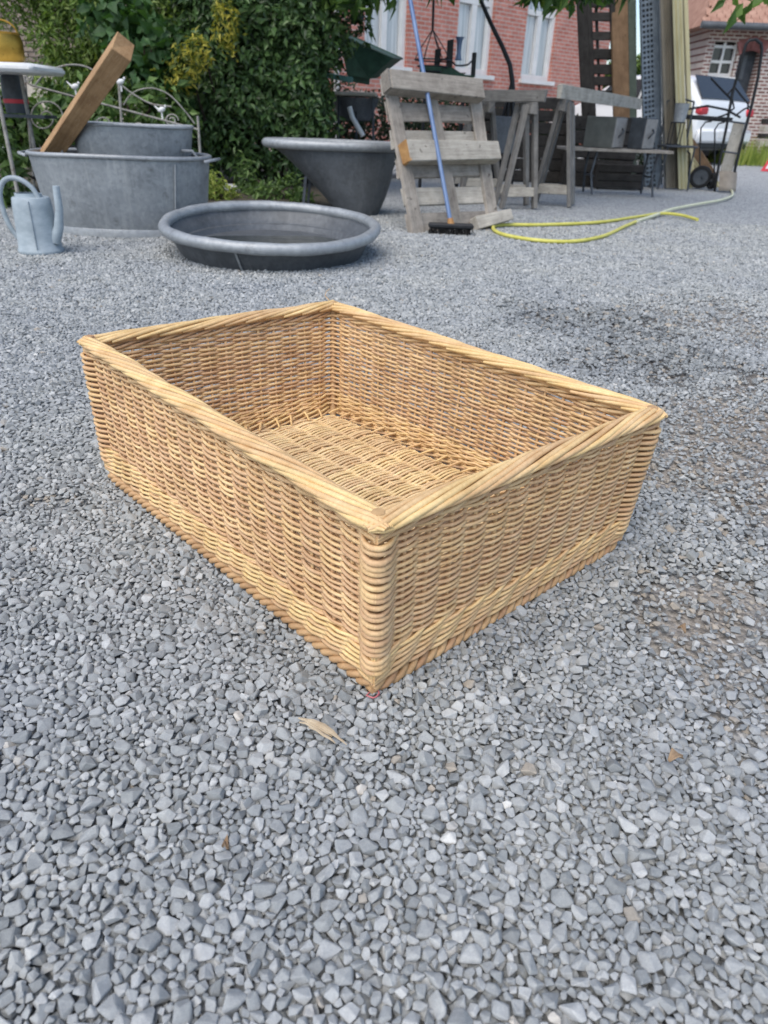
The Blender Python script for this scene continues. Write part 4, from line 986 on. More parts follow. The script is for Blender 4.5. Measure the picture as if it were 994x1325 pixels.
# branch of another tree reaching in at the top right
rb0 = U(1060, -120, 5.6); rb1 = U(962, -4, 5.2)
rbt = thing('overhanging_branch', 'leafy branch tip hanging into the top right corner', 'branch', rb0)
MB().tube([rb0, rb0.lerp(rb1, .5) + V((0, 0, .05)), rb1, U(945, -6, 5.2)], [.02, .012, .006, .003], 6).build('limb', M_BARK, rbt, smooth=60)
P = np.array([tuple(U(*a)) for a in ((958, 6, 5.2), (952, 12, 5.15), (962, 4, 5.2), (940, -2, 5.2), (975, -2, 5.2), (968, 8, 5.25), (932, -6, 5.2), (985, -4, 5.2), (990, 0, 5.3), (948, -4, 5.2), (1000, -15, 5.3), (1020, -30, 5.3), (1010, -40, 5.4), (1035, -60, 5.4), (965, -10, 5.1))])
leaves('leaves', P, unit(len(P)) * .3 + np.array([0, -.6, 0]), .11, M_CHEST, rbt, wr=.42, droop=1.2, up=0)
# rough grass by the car
gp = []
for k in range(5200):
    y_ = random.uniform(14.6, 17.2); x_ = random.uniform(6.2, 10.5); gp.append((x_, y_, zg(y_)))
gp = np.array(gp); n = len(gp); hh = rng.uniform(.05, .30, n) * (1 + .8 * (np.sin(gp[:, 0] * 3) > 0)); ln = rng.normal(0, .06, (n, 2)); sd_ = unit(n) * .012; sd_[:, 2] = 0
tipv = gp + np.stack([ln[:, 0], ln[:, 1], hh], -1); vs = np.stack([gp - sd_, gp + sd_, tipv], 1).reshape(-1, 3)
gr = np_mesh('rough_grass', vs, np.arange(n * 3).reshape(-1, 3), M_GRASS); tag(gr, 'rough green grass growing beside the parked car', 'grass', kind='stuff')
# more trees far behind, seen through the gaps
def far_tree(label, px, Y, h_, r_):
    b = U(px, 160, Y); b.z = zg(Y); t = thing('background_tree', label, 'tree', b, group='trees far behind the yard')
    MB().tube([b, b + V((.05, 0, h_ * .5)), b + V((0, .1, h_ * .8))], [.14, .1, .04], 8).build('trunk', M_BARK, t, smooth=60)
    P, D = [], []
    for k in range(6):
        c0 = b + V((random.uniform(-.5, .5) * r_, random.uniform(-.4, .4) * r_, h_ * random.uniform(.35, .8))); p, d = blob_points(tuple(c0), (r_ * .6, r_ * .5, r_ * .55), 420); P.append(p); D.append(d)
    leaves('crown', np.concatenate(P), np.concatenate(D), .22, M_FINE, t)
far_tree('small tree seen through the dark rack beyond the yard', 800, 24, 2.3, 1.0)
far_tree('bushy tree standing far off behind the profile sheets', 850, 26, 2.8, 1.2)

# ------------------------------------------------------------------ clutter behind the pallet
ht = G(450, 190); gyy = 8.3
gt = thing('garden_table', 'grey garden table under the tree carrying a green metal hopper', 'table', (U(452, 120, gyy).x, gyy, zg(gyy)))
c0 = U(450, 122, gyy); tz2 = c0.z
MB().box((c0.x, gyy, tz2), (.62, .5, .035), bev=.01).build('table_top', M_OLDW2, gt)
for dx in (-.26, -.08, .1, .27):
    MB().tube([(c0.x + dx * 1.1, gyy - .2, zg(gyy)), (c0.x + dx, gyy - .18, tz2 - .018)], .014, 6).build('leg', M_DSTEEL, gt, smooth=60)
m = MB(); m.lathe([(0, -.22), (.16, -.2), (.24, -.03), (.25, 0), (.23, -.02), (0, -.18)], 28, (c0.x + .08, gyy, tz2 - .03)); m.build('basin', M_ZINC_D, gt, smooth=45)
# hopper: tapered open tray tipped on its side
ha, hb, hc, hd2 = U(440, 46, gyy), U(508, 76, gyy - .15), U(478, 102, gyy), U(449, 97, gyy)
dv = V((.10, .42, .03))
hop = thing('metal_hopper', 'dark green tapered metal hopper tipped on the table behind the pallet', 'hopper', (c0.x, gyy, tz2 + .0175))
m = MB(); fr_ = [ha, hb, hc, hd2]; bk_ = [ha + dv * 1.0, hb + dv * 1.0, hc + dv * .75, hd2 + dv * .75]
m.add(fr_ + bk_, [(0, 1, 2, 3), (0, 4, 5, 1), (1, 5, 6, 2), (2, 6, 7, 3), (3, 7, 4, 0), (4, 7, 6, 5)]); m.build('tray', M_GREEN, hop)
MB().tube([ha, hb, hb + dv, ha + dv, ha], .010, 6).build('rolled_edge', M_GREEN, hop, smooth=60)
MB().bar(hd2 + V((0, .1, -.02)), hc + V((0, .1, -.02)), .06, .05).build('foot', M_GREEN, hop)
o = board('turquoise_plank', M_TURQ, None, U(421, 97, gyy - .3), U(456, 104, gyy - .3), .045, .16); tag(o, 'short faded turquoise plank beside the green hopper', 'plank')
m = MB().tube([U(452, 138, gyy - .45), U(456, 152, gyy - .45), U(470, 176, gyy - .45)], .025, 10).build('white_pipe', M_WHITE, smooth=60); tag(m, 'white plastic pipe slanting down behind the deep bath', 'pipe')
o = board('white_plank', M_WPAINT, None, U(411, 104, gyy - .3), U(425, 134, gyy - .3), .07, .02); tag(o, 'narrow white plank leaning against the grey garden table', 'plank')
pb = G(300, 253)
pp_ = thing('drain_pipe', 'short white drain pipe lying open end forward by the weeds', 'pipe', pb)
q0, q1 = pb + V((-.06, .10, .045)), pb + V((.13, -.03, .045)); m = MB(); dd = (q1 - q0).normalized()
m.tube([q0, q1], .045, 18, cap=False); m.tube([q0, q1], .040, 18, cap=False); m.build('pipe_wall', M_WHITE, pp_, smooth=60)
MB().tube([q0, q0 + dd * .01], .040, 18).build('end_stop', M_BLACK, pp_)
# green trough fountain with iron work and vase
fy = 7.9
f0, f1 = U(543, 95, fy), U(612, 100, fy)
fo = thing('planter_trough', 'dark green iron planter trough on a stand behind the pallet', 'planter', ((f0.x + f1.x) / 2, fy, zg(fy)))
m = MB(); vs = []
for (k, dz) in ((0, .09), (.25, .085), (.6, .075), (.8, .085), (1, .03)):
    x_ = f0.x + (f1.x - f0.x) * k; zt = f0.z + (f1.z - f0.z) * k + .06 - (.05 if k > .7 else 0)
    vs += [(x_, fy - .11, zt), (x_, fy - .08, zt - dz * 1.5), (x_, fy + .08, zt - dz * 1.5), (x_, fy + .11, zt)]
fs = [(j * 4 + a, j * 4 + (a + 1) % 4, j * 4 + 4 + (a + 1) % 4, j * 4 + 4 + a) for j in range(4) for a in range(4)] + [(0, 1, 2, 3), (16, 19, 18, 17)]
m.add(vs, fs); m.build('trough', M_GREEN, fo)
for x_ in (f0.x + .06, f1.x - .08):
    for dy in (-.06, .06): MB().tube([(x_, fy + dy * 1.6, zg(fy)), (x_, fy + dy, f0.z - .04)], .014, 6).build('leg', M_BLACK, fo, smooth=60)
for (px, y0_, y1_, w_) in ((567, 64, 90, .055), (583, 52, 90, .06), (614, 68, 100, .04)):
    a, b = U(px - 2, y1_, fy), U(px, y0_, fy); board('post', M_BLACK, fo, a, b, w_, w_, None, .004)
for (pa, pb_) in (((567, 72), (583, 66)), ((583, 78), (614, 76))):
    a, b = U(*pa, fy), U(*pb_, fy); md = (a + b) / 2 + V((0, 0, -.05)); MB().tube([a, a.lerp(md, .5) + V((0, 0, -.02)), md, b.lerp(md, .5) + V((0, 0, -.02)), b], .008, 6).build('chain', M_BLACK, fo, smooth=60)
vz = U(593, 78, fy + .02)
vas = thing('glass_vase', 'slim pale blue vase standing at the end of the green trough', 'vase', vz)
m = MB(); m.lathe([(0, 0), (.035, 0), (.028, .02), (.02, .06), (.024, .12), (.03, .17), (.045, .185), (.04, .185), (.022, .14), (0, .05)], 20, vz); m.build('vase_body', M_BLUE, vas, smooth=50)
hk = U(563, -60, fy - .2)
hang = thing('hanging_basket', 'black wire hanging basket with chains in front of the red house', 'hanging basket', U(560, 85, fy - .2))
tpk = U(560, 38, fy - .2)
MB().tube([hk, tpk], .012, 6).build('hanger', M_BLACK, hang, smooth=60)
rc = U(560, 78, fy - .2)
for k in range(6):
    a = k * math.pi / 3; e = rc + V((.17 * math.cos(a), .17 * math.sin(a), 0)); MB().tube([tpk, tpk.lerp(e, .5) + V((.02 * math.cos(a), .02 * math.sin(a), -.02)), e], .005, 5).build('chain', M_BLACK, hang, smooth=60)
for (r_, dz) in ((.17, 0), (.14, -.05), (.09, -.09)):
    MB().tube([rc + V((r_ * math.cos(t), r_ * math.sin(t), dz)) for t in np.linspace(0, 2 * math.pi, 25)], .006, 5, cap=False).build('ring', M_BLACK, hang, smooth=60)
# bent black pole
pol = thing('bent_pole', 'bent black metal pole with splayed foot right of the pallet', 'pole', U(664, 150, 8.0))
MB().tube([U(612, -40, 8.0), U(622, 0, 8.0), U(636, 32, 8.0), U(650, 60, 8.0), U(660, 84, 8.0), U(663, 104, 8.0), U(664, 125, 8.0)], [.018, .018, .02, .021, .022, .024, .026], 8).build('shaft', M_BLACK, pol, smooth=60)
for k in range(7):
    a = k * 2 * math.pi / 7; s0_ = U(663, 104, 8.0); e = s0_ + V((.12 * math.cos(a), .1 * math.sin(a), 0)); e.z = zg(8.0); MB().tube([s0_, s0_.lerp(e, .35) + V((.03 * math.cos(a), 0, .0)), e], [.016, .016, .012], 6).build('foot', M_BLACK, pol, smooth=60)
# crates added under and behind the low table, dark colour standing for shade
def crate(label, px0, px1, py0, Y, dep, mat, group=None):
    a, b = U(px0, py0, Y), U(px1, py0, Y); z0 = zg(Y); t = thing('slatted_crate', label, 'crate', ((a.x + b.x) / 2, Y + dep / 2, z0), group=group)
    h_ = a.z - z0; n_ = max(3, int(h_ / .12)); wd = b.x - a.x
    for k in range(n_):
        zc = z0 + h_ * (k + .5) / n_; sl2 = h_ / n_ - .012
        board('slat', mat, t, (a.x, Y, zc), (b.x, Y, zc), sl2, .018)
    for x_ in (a.x + .02, b.x - .02):
        board('corner_post', mat, t, (x_, Y + .03, z0), (x_, Y + .03, a.z), .04, .04); board('corner_post', mat, t, (x_, Y + dep, z0), (x_, Y + dep, a.z), .04, .04)
        MB().box((x_, Y + dep / 2, z0 + h_ / 2), (.015, dep - .07, h_ - .02)).build('side_panel', mat, t)
    MB().box(((a.x + b.x) / 2, Y + dep / 2, a.z - .01), (wd - .05, dep - .05, .016)).build('lid', mat, t)
    return t
M_DWOOD = wood('dark_and_shaded_timber', lin('2c2a28'), lin('454240'), lin('1a1918'))  # dark by itself on the rack; stands in for shade on the crates
crate('dark slatted crate behind the two trestles', 618, 740, 122, 9.3, .5, M_DWOOD)
crate('slatted crate coloured dark for shade behind the two metal boxes', 742, 832, 149, 8.98, .45, M_DWOOD)
crate('low crate coloured dark for shade under the folding table', 775, 838, 212, 8.75, .2, M_DWOOD)
o = MB().box((0, 0, 0), (.24, .03, .34), bev=.01).build('grey_panel', M_ZINC_D); p_ = U(652, 175, 7.9); o.location = p_; o.rotation_euler = (R(-12), 0, R(10)); tag(o, 'small grey metal panel leaning between the trestle legs', 'panel')
ap = G(728, 246); ap.z += .16
# ------------------------------------------------------------------ rack and stacked sheets
rY = 9.6
def vpost(root, name, px_b, px_t, w_, th, mat, Y=rY, pyb=250, pyt=-60, ztop=None):
    a = U(px_b, pyb, Y); a.z = zg(Y); b = U(px_t, pyt, Y); return board(name, mat, root, a, b, w_, th, (1, 0, 0))
rack = thing('storage_rack', 'tall dark wooden rack with open rungs right of the red house', 'rack', U(775, 240, rY) * 1.0)
for (pb_, pt_, w_) in ((760, 750, .10), (768, 760, .06), (797, 790, .05)): vpost(rack, 'upright', pb_, pt_, w_, .06, M_DWOOD)
for py in (-20, 2, 22, 47, 70, 90, 105, 122):
    a, b = U(762, py, rY + .02), U(796, py, rY + .02); board('rung', M_DWOOD, rack, a, b, .085 + random.uniform(-.01, .03), .05)
for (x_, y0_, y1_) in ((772, 0, 130),): board('inner_slat', M_DWOOD, rack, U(x_ + 4, y1_, rY + .05), U(x_ - 2, y0_ - 30, rY + .05), .03, .03, (1, 0, 0))
def leaner(name, label, pb_, pt_, w_, th, mat, Y, cat='board', pyt=-70):
    a = U(pb_, 240, Y); a.z = zg(Y); b = U(pt_, pyt, Y + .25); o = board(name, mat, None, a, b, w_, th, (1, 0, 0)); tag(o, label, cat); return o
M_BPL = wood('brown_stained_plank', lin('6d5641'), lin('8f745a'), lin('4a392b'))
leaner('brown_plank', 'broad brown plank leaning between the rack and the perforated channel', 806, 800, .19, .03, M_BPL, 9.4)
leaner('green_grey_plank', 'narrow green-grey board beside the perforated channel', 819, 817, .10, .03, surf('green_grey_paint', lin('5d6a60'), lin('76847a'), .7), 9.45)
# perforated steel channel: holes are real openings
pc = G(840, 240); pY = 9.3
per = thing('perforated_channel', 'tall blue-grey perforated steel channel leaning in the stack', 'channel', (U(843, 240, pY).x, pY, zg(pY)))
a = U(845, 240, pY); a.z = zg(pY); b = U(838, -70, pY + .2); dL = (b - a); Lp = dL.length; dL.normalize(); sx_ = V((1, 0, 0)); sx_ = (sx_ - dL * sx_.dot(dL)).normalized(); sn = sx_.cross(dL)
M_PERF = surf('blue_grey_steel', lin('66717c'), lin('87929c'), .5, .5, 9, bump=.08)
vs, fs = [], []; nr = int(Lp / .05); cw = [-.10, -.075, -.045, -.030, -.005, .010, .035, .05, .10]
for r_ in range(nr + 1):
    for half in (0, 1):
        for c_ in cw: vs.append(a + dL * (r_ * .05 + half * .026) + sx_ * c_)
nc = len(cw)
for r_ in range(2 * nr + 1):
    for c_ in range(nc - 1):
        if r_ % 2 == 0 and c_ in (1, 3, 5): continue
        fs.append((r_ * nc + c_, r_ * nc + c_ + 1, (r_ + 1) * nc + c_ + 1, (r_ + 1) * nc + c_))
m = MB().add(vs, fs); pw = m.build('web', M_PERF, per); md = pw.modifiers.new('thickness', 'SOLIDIFY'); md.thickness = .003
for s_ in (-1, 1): board('flange', M_PERF, per, a + sx_ * (s_ * .102) + sn * .02, b + sx_ * (s_ * .102) + sn * .02, .05, .004, sn, 0)
board('backing', M_DSTEEL, per, a - sn * .03, b - sn * .03, .19, .006, sx_, 0)
leaner('thin_white_strip', 'thin pale metal strip standing beside the perforated channel', 861, 853, .03, .012, M_RIMZ, 9.2, 'strip')
# profiled sheets
def sheet(label, pl, pr, Y, mat, rz=0.0, amp=.022, per_=.09, pt=None, name='profiled_sheet'):
    a = U(pl, 240, Y); a.z = zg(Y); b = U(pr, 240, Y); wd = (b.x - a.x); hgt = U(pl, -70, Y).z - a.z
    ux = V((math.cos(rz), math.sin(rz), 0)); nx_ = V((math.sin(rz), -math.cos(rz), 0)); up_ = (U(pt if pt else pl, -70, Y + .2) - a).normalized()
    wd = wd / math.cos(rz); n_ = max(12, int(wd / per_) * 8); vs = []
    for k in range(n_ + 1):
        t = k / n_ * wd; ph = (t / per_) % 1; o_ = amp * (1 if ph < .4 else (1 - (ph - .4) / .1 if ph < .5 else (0 if ph < .9 else (ph - .9) / .1)))
        p = a + ux * t + nx_ * o_; vs += [p, p + up_ * hgt]
    t_ = thing(name, label, 'sheet', a, group='profiled sheets stood on end')
    ob = MB().add(vs, [(2 * k, 2 * k + 2, 2 * k + 3, 2 * k + 1) for k in range(n_)]).build('sheet_metal', mat, t_); md = ob.modifiers.new('thickness', 'SOLIDIFY'); md.thickness = .004
    return t_
sheet('dull brown-grey profiled sheet standing left of the cream one', 862, 882, 9.15, M_DUN, R(8), pt=851)
sheet('cream yellow profiled sheet at the right end of the stack', 878, 893, 9.05, M_YELL, R(30), .02, .07, pt=866)
o = leaner('cream_angle', 'narrow cream metal angle at the outer edge of the sheets', 896, 884, .05, .05, M_YELL, 9.3, 'angle')

# ------------------------------------------------------------------ chair with bucket
cY = 8.9
ch = thing('metal_chair', 'rusty iron chair frame standing before the cream sheets', 'chair', (U(880, 240, cY).x, cY, zg(cY)))
sl0, sr0 = U(862, 189, cY), U(903, 190, cY); sz = sl0.z
MB().box(((sl0.x + sr0.x) / 2, cY + .15, sz), (sr0.x - sl0.x, .34, .022), bev=.006).build('seat', M_DSTEEL, ch)
for x_ in (sl0.x + .02, sr0.x - .03):
    for dy in (.0, .3):
        e = V((x_ + .02 * (1 if x_ > sl0.x + .1 else -1), cY + dy - .02, zg(cY))); MB().tube([e, (x_, cY + dy, sz * .6), (x_, cY + dy, sz)], .010, 6).build('leg', M_DSTEEL, ch, smooth=60)
for x_ in (sl0.x + .02, sr0.x - .03): MB().tube([(x_, cY + .3, sz), (x_ , cY + .34, sz + .45)], .010, 6).build('back_post', M_DSTEEL, ch, smooth=60)
MB().tube([(sl0.x + .02, cY + .34, sz + .45), ((sl0.x + sr0.x) / 2, cY + .35, sz + .48), (sr0.x - .03, cY + .34, sz + .45)], .010, 6).build('back_rail', M_DSTEEL, ch, smooth=60)
lb = U(871, 188, cY + .08); lb.z = sz + .0115
lan = thing('lantern', 'dark open frame lantern on the seat of the iron chair', 'lantern', lb)
for dx in (-.055, .055):
    for dy in (-.05, .05): MB().tube([lb + V((dx, dy, 0)), lb + V((dx, dy, .22))], .006, 5).build('frame_bar', M_BLACK, lan)
MB().box(lb + V((0, 0, .226)), (.13, .12, .012)).build('top_plate', M_BLACK, lan); MB().box(lb + V((0, 0, .006)), (.13, .12, .012)).build('bottom_plate', M_BLACK, lan)
bk = lb + V((.01, 0, .233))
bkt = thing('steel_bucket', 'small shiny steel bucket on top of the lantern', 'bucket', bk)
m = MB(); m.lathe([(0, 0), (.062, 0), (.078, .18), (.081, .18), (.076, .175), (.06, .006), (0, .006)], 24, bk); m.build('bucket_body', M_RIMZ, bkt, smooth=45)

# ------------------------------------------------------------------ wheeled cage cart and sack truck
kY = 9.3
def W(px, py, dy=0): return U(px, py, kY + dy)
ct = thing('cage_cart', 'black tube framed cart with wheel and panels behind the sack truck', 'cart', (W(905, 245).x, kY, zg(kY)))
MB().tube([W(876, 240, .1), W(881, 200, .1), W(884, 152, .1), W(892, 141, .1), W(905, 139, .1)], .012, 7).build('frame_tube', M_BLACK, ct, smooth=60)
board('top_bar', M_BLACK, ct, W(882, 151), W(947, 155), .045, .04)
for pts in (((905, 235), (906, 190), (907, 166), (913, 158), (921, 157)), ((924, 240), (925, 190), (925, 168), (930, 160), (938, 158)), ((889, 238), (893, 208), (893, 199), (886, 192), (872, 190))):
    MB().tube([W(*p) for p in pts], .009, 6).build('frame_tube', M_BLACK, ct, smooth=60)
m = MB(); m.tube([W(886, 142), W(915, 137), W(940, 142), W(958, 152)], .012, 6); m.build('push_handle', M_BLACK, ct, smooth=60)
board('side_board', M_BPL, ct, W(882, 168, .12), W(922, 228, .12), .10, .02, (0, 0, 1))
o = sheet('pale corrugated panel stood inside the black cart', 884, 936, kY + .22, M_YELL, 0, .01, .05, pt=886)
o.scale = (1, 1, .21)
wc = W(906, 233, -.05); wc.z = zg(kY) + .125
MB().tube([wc + V((.045 * math.cos(R(35)), -.0, 0)) * 0 + V((.0, -.05, 0)), wc + V((0, .05, 0))], .01, 8).build('axle', M_DSTEEL, ct)
def wheel(root, c, r, wdt, rz, tire=.33):
    M4 = Matrix.Rotation(rz, 4, 'Z') @ Matrix.Rotation(R(90), 4, 'X')
    m = MB(); pr = [(r * (1 - tire), -wdt / 2), (r * .94, -wdt / 2), (r, -wdt * .3), (r, wdt * .3), (r * .94, wdt / 2), (r * (1 - tire), wdt / 2), (r * (1 - tire), -wdt / 2)]
    m.lathe(pr, 32, c, M=M4); ty = m.build('wheel', M_RUBBER, root, smooth=40)
    m = MB(); m.lathe([(0, -wdt * .32), (r * .18, -wdt * .4), (r * .25, -wdt * .2), (r * .6, -wdt * .15), (r * (1 - tire), -wdt * .42), (r * (1 - tire), wdt * .42), (0, wdt * .3)], 32, c, M=M4); m.build('rim', M_DSTEEL, ty, smooth=40)
wheel(ct, wc, .125, .07, R(-25))
st = thing('sack_truck', 'tall black tube sack truck with curved grey toe plate', 'sack truck', (W(933, 252, -.25).x, kY - .25, zg(kY - .25)))
dy = -.25
MB().tube([W(924, 251, dy), W(930, 215, dy), W(940, 165, dy), W(948, 120, dy), W(958, 85, dy), W(965, 58, dy), W(970, 52, dy), W(978, 51, dy), W(985, 57, dy), W(986, 66, dy), W(981, 100, dy), W(972, 140, dy), W(962, 175, dy), W(952, 215, dy), W(946, 249, dy)], .0165, 8).build('frame_tube', M_BLACK, st, smooth=70)
for (p_, q_) in (((943, 157), (966, 160)), ((935, 196), (957, 199))): MB().tube([W(*p_, dy), W(*q_, dy)], .010, 6).build('cross_tube', M_DSTEEL, st, smooth=60)
for pts in (((920, 101), (936, 118), (948, 130), (950, 140), (940, 148), (926, 153)), ((942, 122), (950, 112), (958, 122), (968, 134), (968, 142)), ((951, 150), (962, 142), (970, 138))):
    MB().tube([W(*p, dy + .03) for p in pts], .011, 6).build('brace_tube', M_BLACK, st, smooth=60)
board('back_board', M_OLDW2, st, W(938, 226, dy + .05), W(956, 160, dy + .05), .13, .018, (1, 0, 0))
vs = []
for k in range(9):
    t = k / 8; pz = zg(kY + dy) + .01 + .20 * (1 - (1 - t) ** 2); yy = kY + dy - .14 * (1 - t) ** 1.5
    vs += [(W(924, 245, dy).x + .01 * t, yy, pz), (W(946, 245, dy).x + .02 * t, yy, pz)]
ob = MB().add(vs, [(2 * k, 2 * k + 1, 2 * k + 3, 2 * k + 2) for k in range(8)]).build('toe_plate', M_CARDB, st, smooth=60); md = ob.modifiers.new('thickness', 'SOLIDIFY'); md.thickness = .006
for px_ in (920, 951):
    c_ = W(px_, 240, dy + .12); c_.z = zg(kY) + .09; 
    if px_ == 920: wheel(st, c_, .09, .05, R(90))

# ------------------------------------------------------------------ parked car, tail to the right
CY_ = 14.6
tail = U(938, 160, CY_)
carz = zg(CY_)
car = thing('parked_car', 'white hatchback with red tail lamp parked beyond the stacked sheets', 'car', (tail.x, CY_, carz), R(124))
q = N('white_car_paint'); q.set(Base_Color=(.72, .74, .75, 1), Roughness=.25, Specular_IOR_Level=.5); q.b.inputs['Coat Weight'].default_value = .6; q.b.inputs['Coat Roughness'].default_value = .05; M_CAR = q.m
# local x: from tail (0) to nose (3.9); y across; z up
stn = [(-.02, .42, .78, .70, .82), (.05, .28, .83, .98, 1.02), (.16, .24, .85, 1.0, 1.10), (.45, .22, .86, .98, 1.40), (.8, .22, .865, .97, 1.45), (1.6, .22, .87, .95, 1.47), (2.2, .22, .87, .94, 1.42), (2.75, .22, .86, .93, 1.05), (2.95, .22, .86, .90, .96), (3.5, .24, .82, .80, .84), (3.82, .3, .74, .66, .70), (3.92, .4, .6, .56, .6)]
vs, fs = [], []; n = 14
for (x_, zb, hw, zs, zr) in stn:
    cabin = zr - zs > .12; rw = hw * (.74 if cabin else .9)
    half = [(0, zb), (hw * .8, zb), (hw * .97, zb + .08), (hw, (zb + zs) / 2), (hw * .96, zs), (rw, zr - .04 if cabin else zr - .01), (rw * .85, zr), (0, zr + .015)]
    ring = half + [(-y_, z_) for (y_, z_) in half[-2:0:-1]]; n = len(ring)
    vs += [(x_, y_, z_) for (y_, z_) in ring]
for j in range(len(stn) - 1): fs += [(j * n + k, j * n + (k + 1) % n, (j + 1) * n + (k + 1) % n, (j + 1) * n + k) for k in range(n)]
fs += [tuple(range(n)), tuple(range((len(stn) - 1) * n, len(stn) * n))]
ob = MB().add(vs, fs).build('body', M_CAR, car, smooth=50, world=False); ob.modifiers.new('round', 'SUBSURF').levels = 1; ob.modifiers['round'].render_levels = 2
def slab(name, quad, mat, off):
    q4 = [V(p) for p in quad]; nn_ = (q4[1] - q4[0]).cross(q4[3] - q4[0]).normalized(); c_ = sum(q4, V()) / 4
    if nn_.dot(c_ - V((1.8, 0, .8))) < 0: nn_ = -nn_
    return MB().prism([p + nn_ * (off - .01) for p in q4], nn_ * .012).build(name, mat, car, world=False)
slab('rear_window', [(.09, -.74, 1.04), (.09, .74, 1.04), (.41, .63, 1.40), (.41, -.63, 1.40)], M_GLASS, .022)
for s_ in (-1, 1):
    slab('side_window', [(.50, s_ * .83, 1.0), (1.35, s_ * .835, .99), (1.35, s_ * .70, 1.36), (.66, s_ * .68, 1.34)], M_GLASS, .02)
    slab('side_window', [(1.42, s_ * .835, .99), (2.45, s_ * .83, .99), (2.15, s_ * .69, 1.34), (1.42, s_ * .70, 1.36)], M_GLASS, .02)
    m = MB(); m.box((.05, s_ * .70, .86), (.14, .24, .13), bev=.03); m.build('tail_lamp', M_REDP, car, smooth=40, world=False)
    m = MB(); m.box((3.72, s_ * .60, .64), (.22, .26, .10), bev=.03); m.build('headlight', M_WHITE, car, smooth=40, world=False)
MB().box((-.04, 0, .47), (.12, 1.62, .24), bev=.05).build('bumper', M_CAR, car, smooth=40, world=False)
MB().box((-.03, 0, .31), (.10, 1.5, .09), bev=.02).build('bumper_skirt', M_BLACK, car, smooth=40, world=False)
MB().box((-.105, 0, .50), (.012, .50, .11)).build('number_plate', M_WHITE, car, world=False)
for x_ in (.72, 3.2):
    for s_ in (-1, 1):
        m = MB(); M4 = Matrix.Rotation(R(90), 4, 'X'); c_ = V((x_, s_ * .76, .30))
        m.lathe([(.19, -.1), (.29, -.1), (.305, -.06), (.305, .06), (.29, .1), (.19, .1), (.19, -.1)], 32, c_, M=M4); wh = m.build('wheel', M_RUBBER, car, smooth=40, world=False)
        m = MB(); m.lathe([(0, -.09), (.06, -.095), (.1, -.07), (.19, -.085), (.19, .085), (.1, .07), (0, .09)], 24, c_, M=M4); m.build('rim', M_ZINC, wh, smooth=40, world=False)

# ------------------------------------------------------------------ bits at the far right
sg = U(1004, 190, 13.2)
sign = thing('warning_sign', 'white sign board with red border leaning at the right edge', 'sign', (sg.x + .12, 13.2, zg(13.2)))
def sgq(pts, d, nm, mat): MB().prism([V((sg.x + x_, 13.2 + .25 * z_ + d, zg(13.2) + z_)) for (x_, z_) in pts], V((0, .012, 0))).build(nm, mat, sign)
sgq([(-.14, .0), (.44, .0), (.15, .52)], 0, 'border', M_REDP); sgq([(-.07, .04), (.37, .04), (.15, .43)], -.006, 'panel', M_WHITE)
sgq([(.02, .09), (.14, .09), (.16, .14), (.03, .13)], -.012, 'mark', M_REDP)
for k in range(4):
    o = board('stacked_plank', (M_OLDW2, M_DWOOD)[k % 2], None, (8.55, 18.6, zg(18) + .30 + k * .15), (11.5, 18.6 + .1 * k, zg(18) + .30 + k * .15), .11, .25)
    tag(o, ['lowest pale plank of the pile against the barn', 'dark plank second from the bottom of the barn pile', 'pale plank third from the bottom of the barn pile', 'topmost dark plank of the pile against the barn'][k], 'plank', 'planks piled against the barn')
for x_ in (8.9, 11.0):
    o = MB().box((x_, 18.65, zg(18) + .12), (.2, .3, .235), bev=.01).build('support_block', M_GB); tag(o, 'brick block under the left end of the plank pile' if x_ < 10 else 'brick block under the right end of the plank pile', 'block')

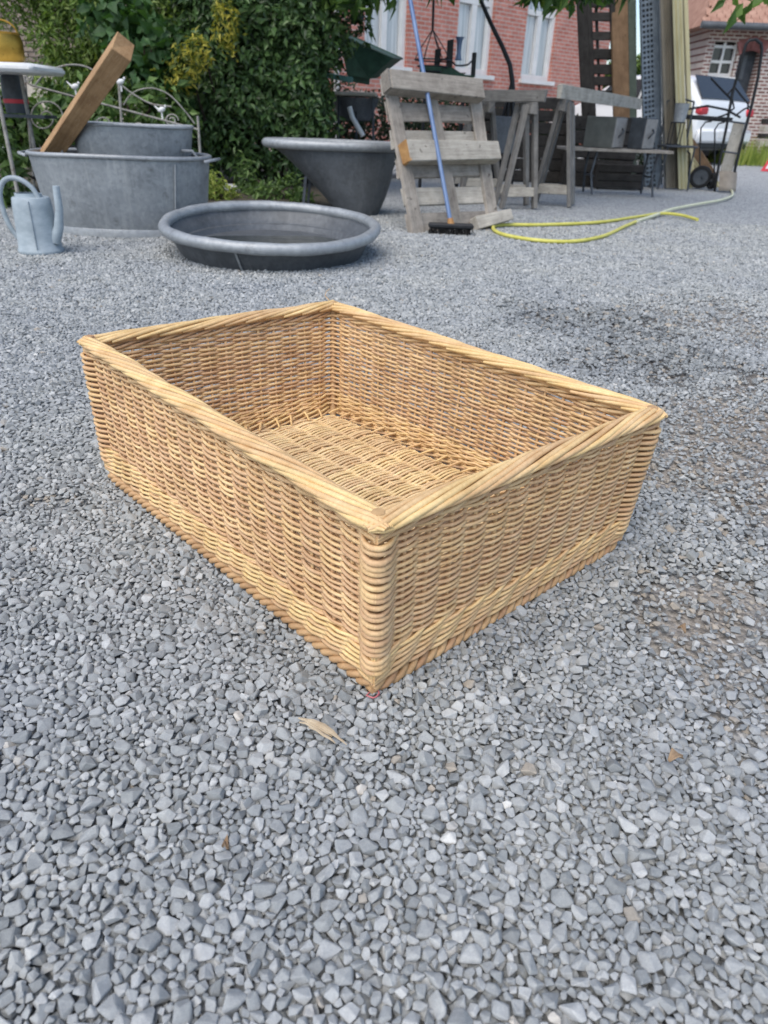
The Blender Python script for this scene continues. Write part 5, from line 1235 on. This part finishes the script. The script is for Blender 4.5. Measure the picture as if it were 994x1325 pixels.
# ------------------------------------------------------------------ bits lying on the gravel
def husk(name, label, pix, w_, mat, curl=.5, cat='husk'):
    P = [G(*p) for p in pix]; vs = []; n_ = len(P)
    for i, p in enumerate(P):
        d = (P[min(i + 1, n_ - 1)] - P[max(i - 1, 0)]).normalized(); s = V((-d.y, d.x, 0)); ww = w_ * math.sin(math.pi * (i + .35) / (n_ - .3)) ** .7 * (1 + .25 * math.sin(i * 2.2))
        z0 = .014 + .004 * math.sin(i * 1.7)
        for k in (-1, -.5, 0, .5, 1): vs.append(p + s * (k * ww) + V((0, 0, z0 + curl * ww * k * k + .0012 * math.sin(i * 3 + k * 5))))
    ob = MB().add(vs, [(i * 5 + k, i * 5 + k + 1, i * 5 + 6 + k, i * 5 + 5 + k) for i in range(n_ - 1) for k in range(4)]).build(name, mat, smooth=60)
    md = ob.modifiers.new('thickness', 'SOLIDIFY'); md.thickness = .0012; tag(ob, label, cat); return ob
m = MB()
for (pa, pb_, r_) in (((387, 938), (430, 962), .0022), ((392, 944), (449, 973), .0018), ((390, 941), (440, 966), .0026), ((397, 943), (446, 968), .0015), ((400, 950), (434, 970), .0016), ((388, 943), (416, 957), .0018)):
    a, b = G(*pa), G(*pb_); md = a.lerp(b, .5) + V((random.gauss(0, .003), random.gauss(0, .003), .004)); z0 = V((0, 0, .0115 + random.uniform(0, .003)))
    m.tube([a + z0, a.lerp(md, .5) + z0 + V((0, 0, .003)), md + z0, md.lerp(b, .5) + z0 + V((random.gauss(0, .001), 0, .001)), b + z0], [r_ * .5, r_, r_ * 1.2, r_, r_ * .3], 5)
tag(m.build('straw_husk', M_SAC, smooth=60), 'pale frayed straw husk lying on the gravel before the basket corner', 'husk')
husk('dry_leaf', 'dry brown leaf on the gravel at the lower right', [(862, 996), (868, 991), (875, 989), (881, 989)], .006, M_DRYL, 1.0, 'leaf')
husk('dry_leaf', 'small brown leaf on the gravel right of the basket', [(874, 822), (879, 824), (884, 828)], .005, M_DRYL, 1.0, 'leaf')
husk('dry_leaf', 'tiny red-brown leaf among the stones at the lower left', [(290, 1107), (294, 1102), (296, 1109)], .004, M_DRYL, 1.0, 'leaf')

# walls stand as things of their own
for o_ in (gw, bpy.data.objects['lean_to_wall']): o_['kind'] = 'thing'
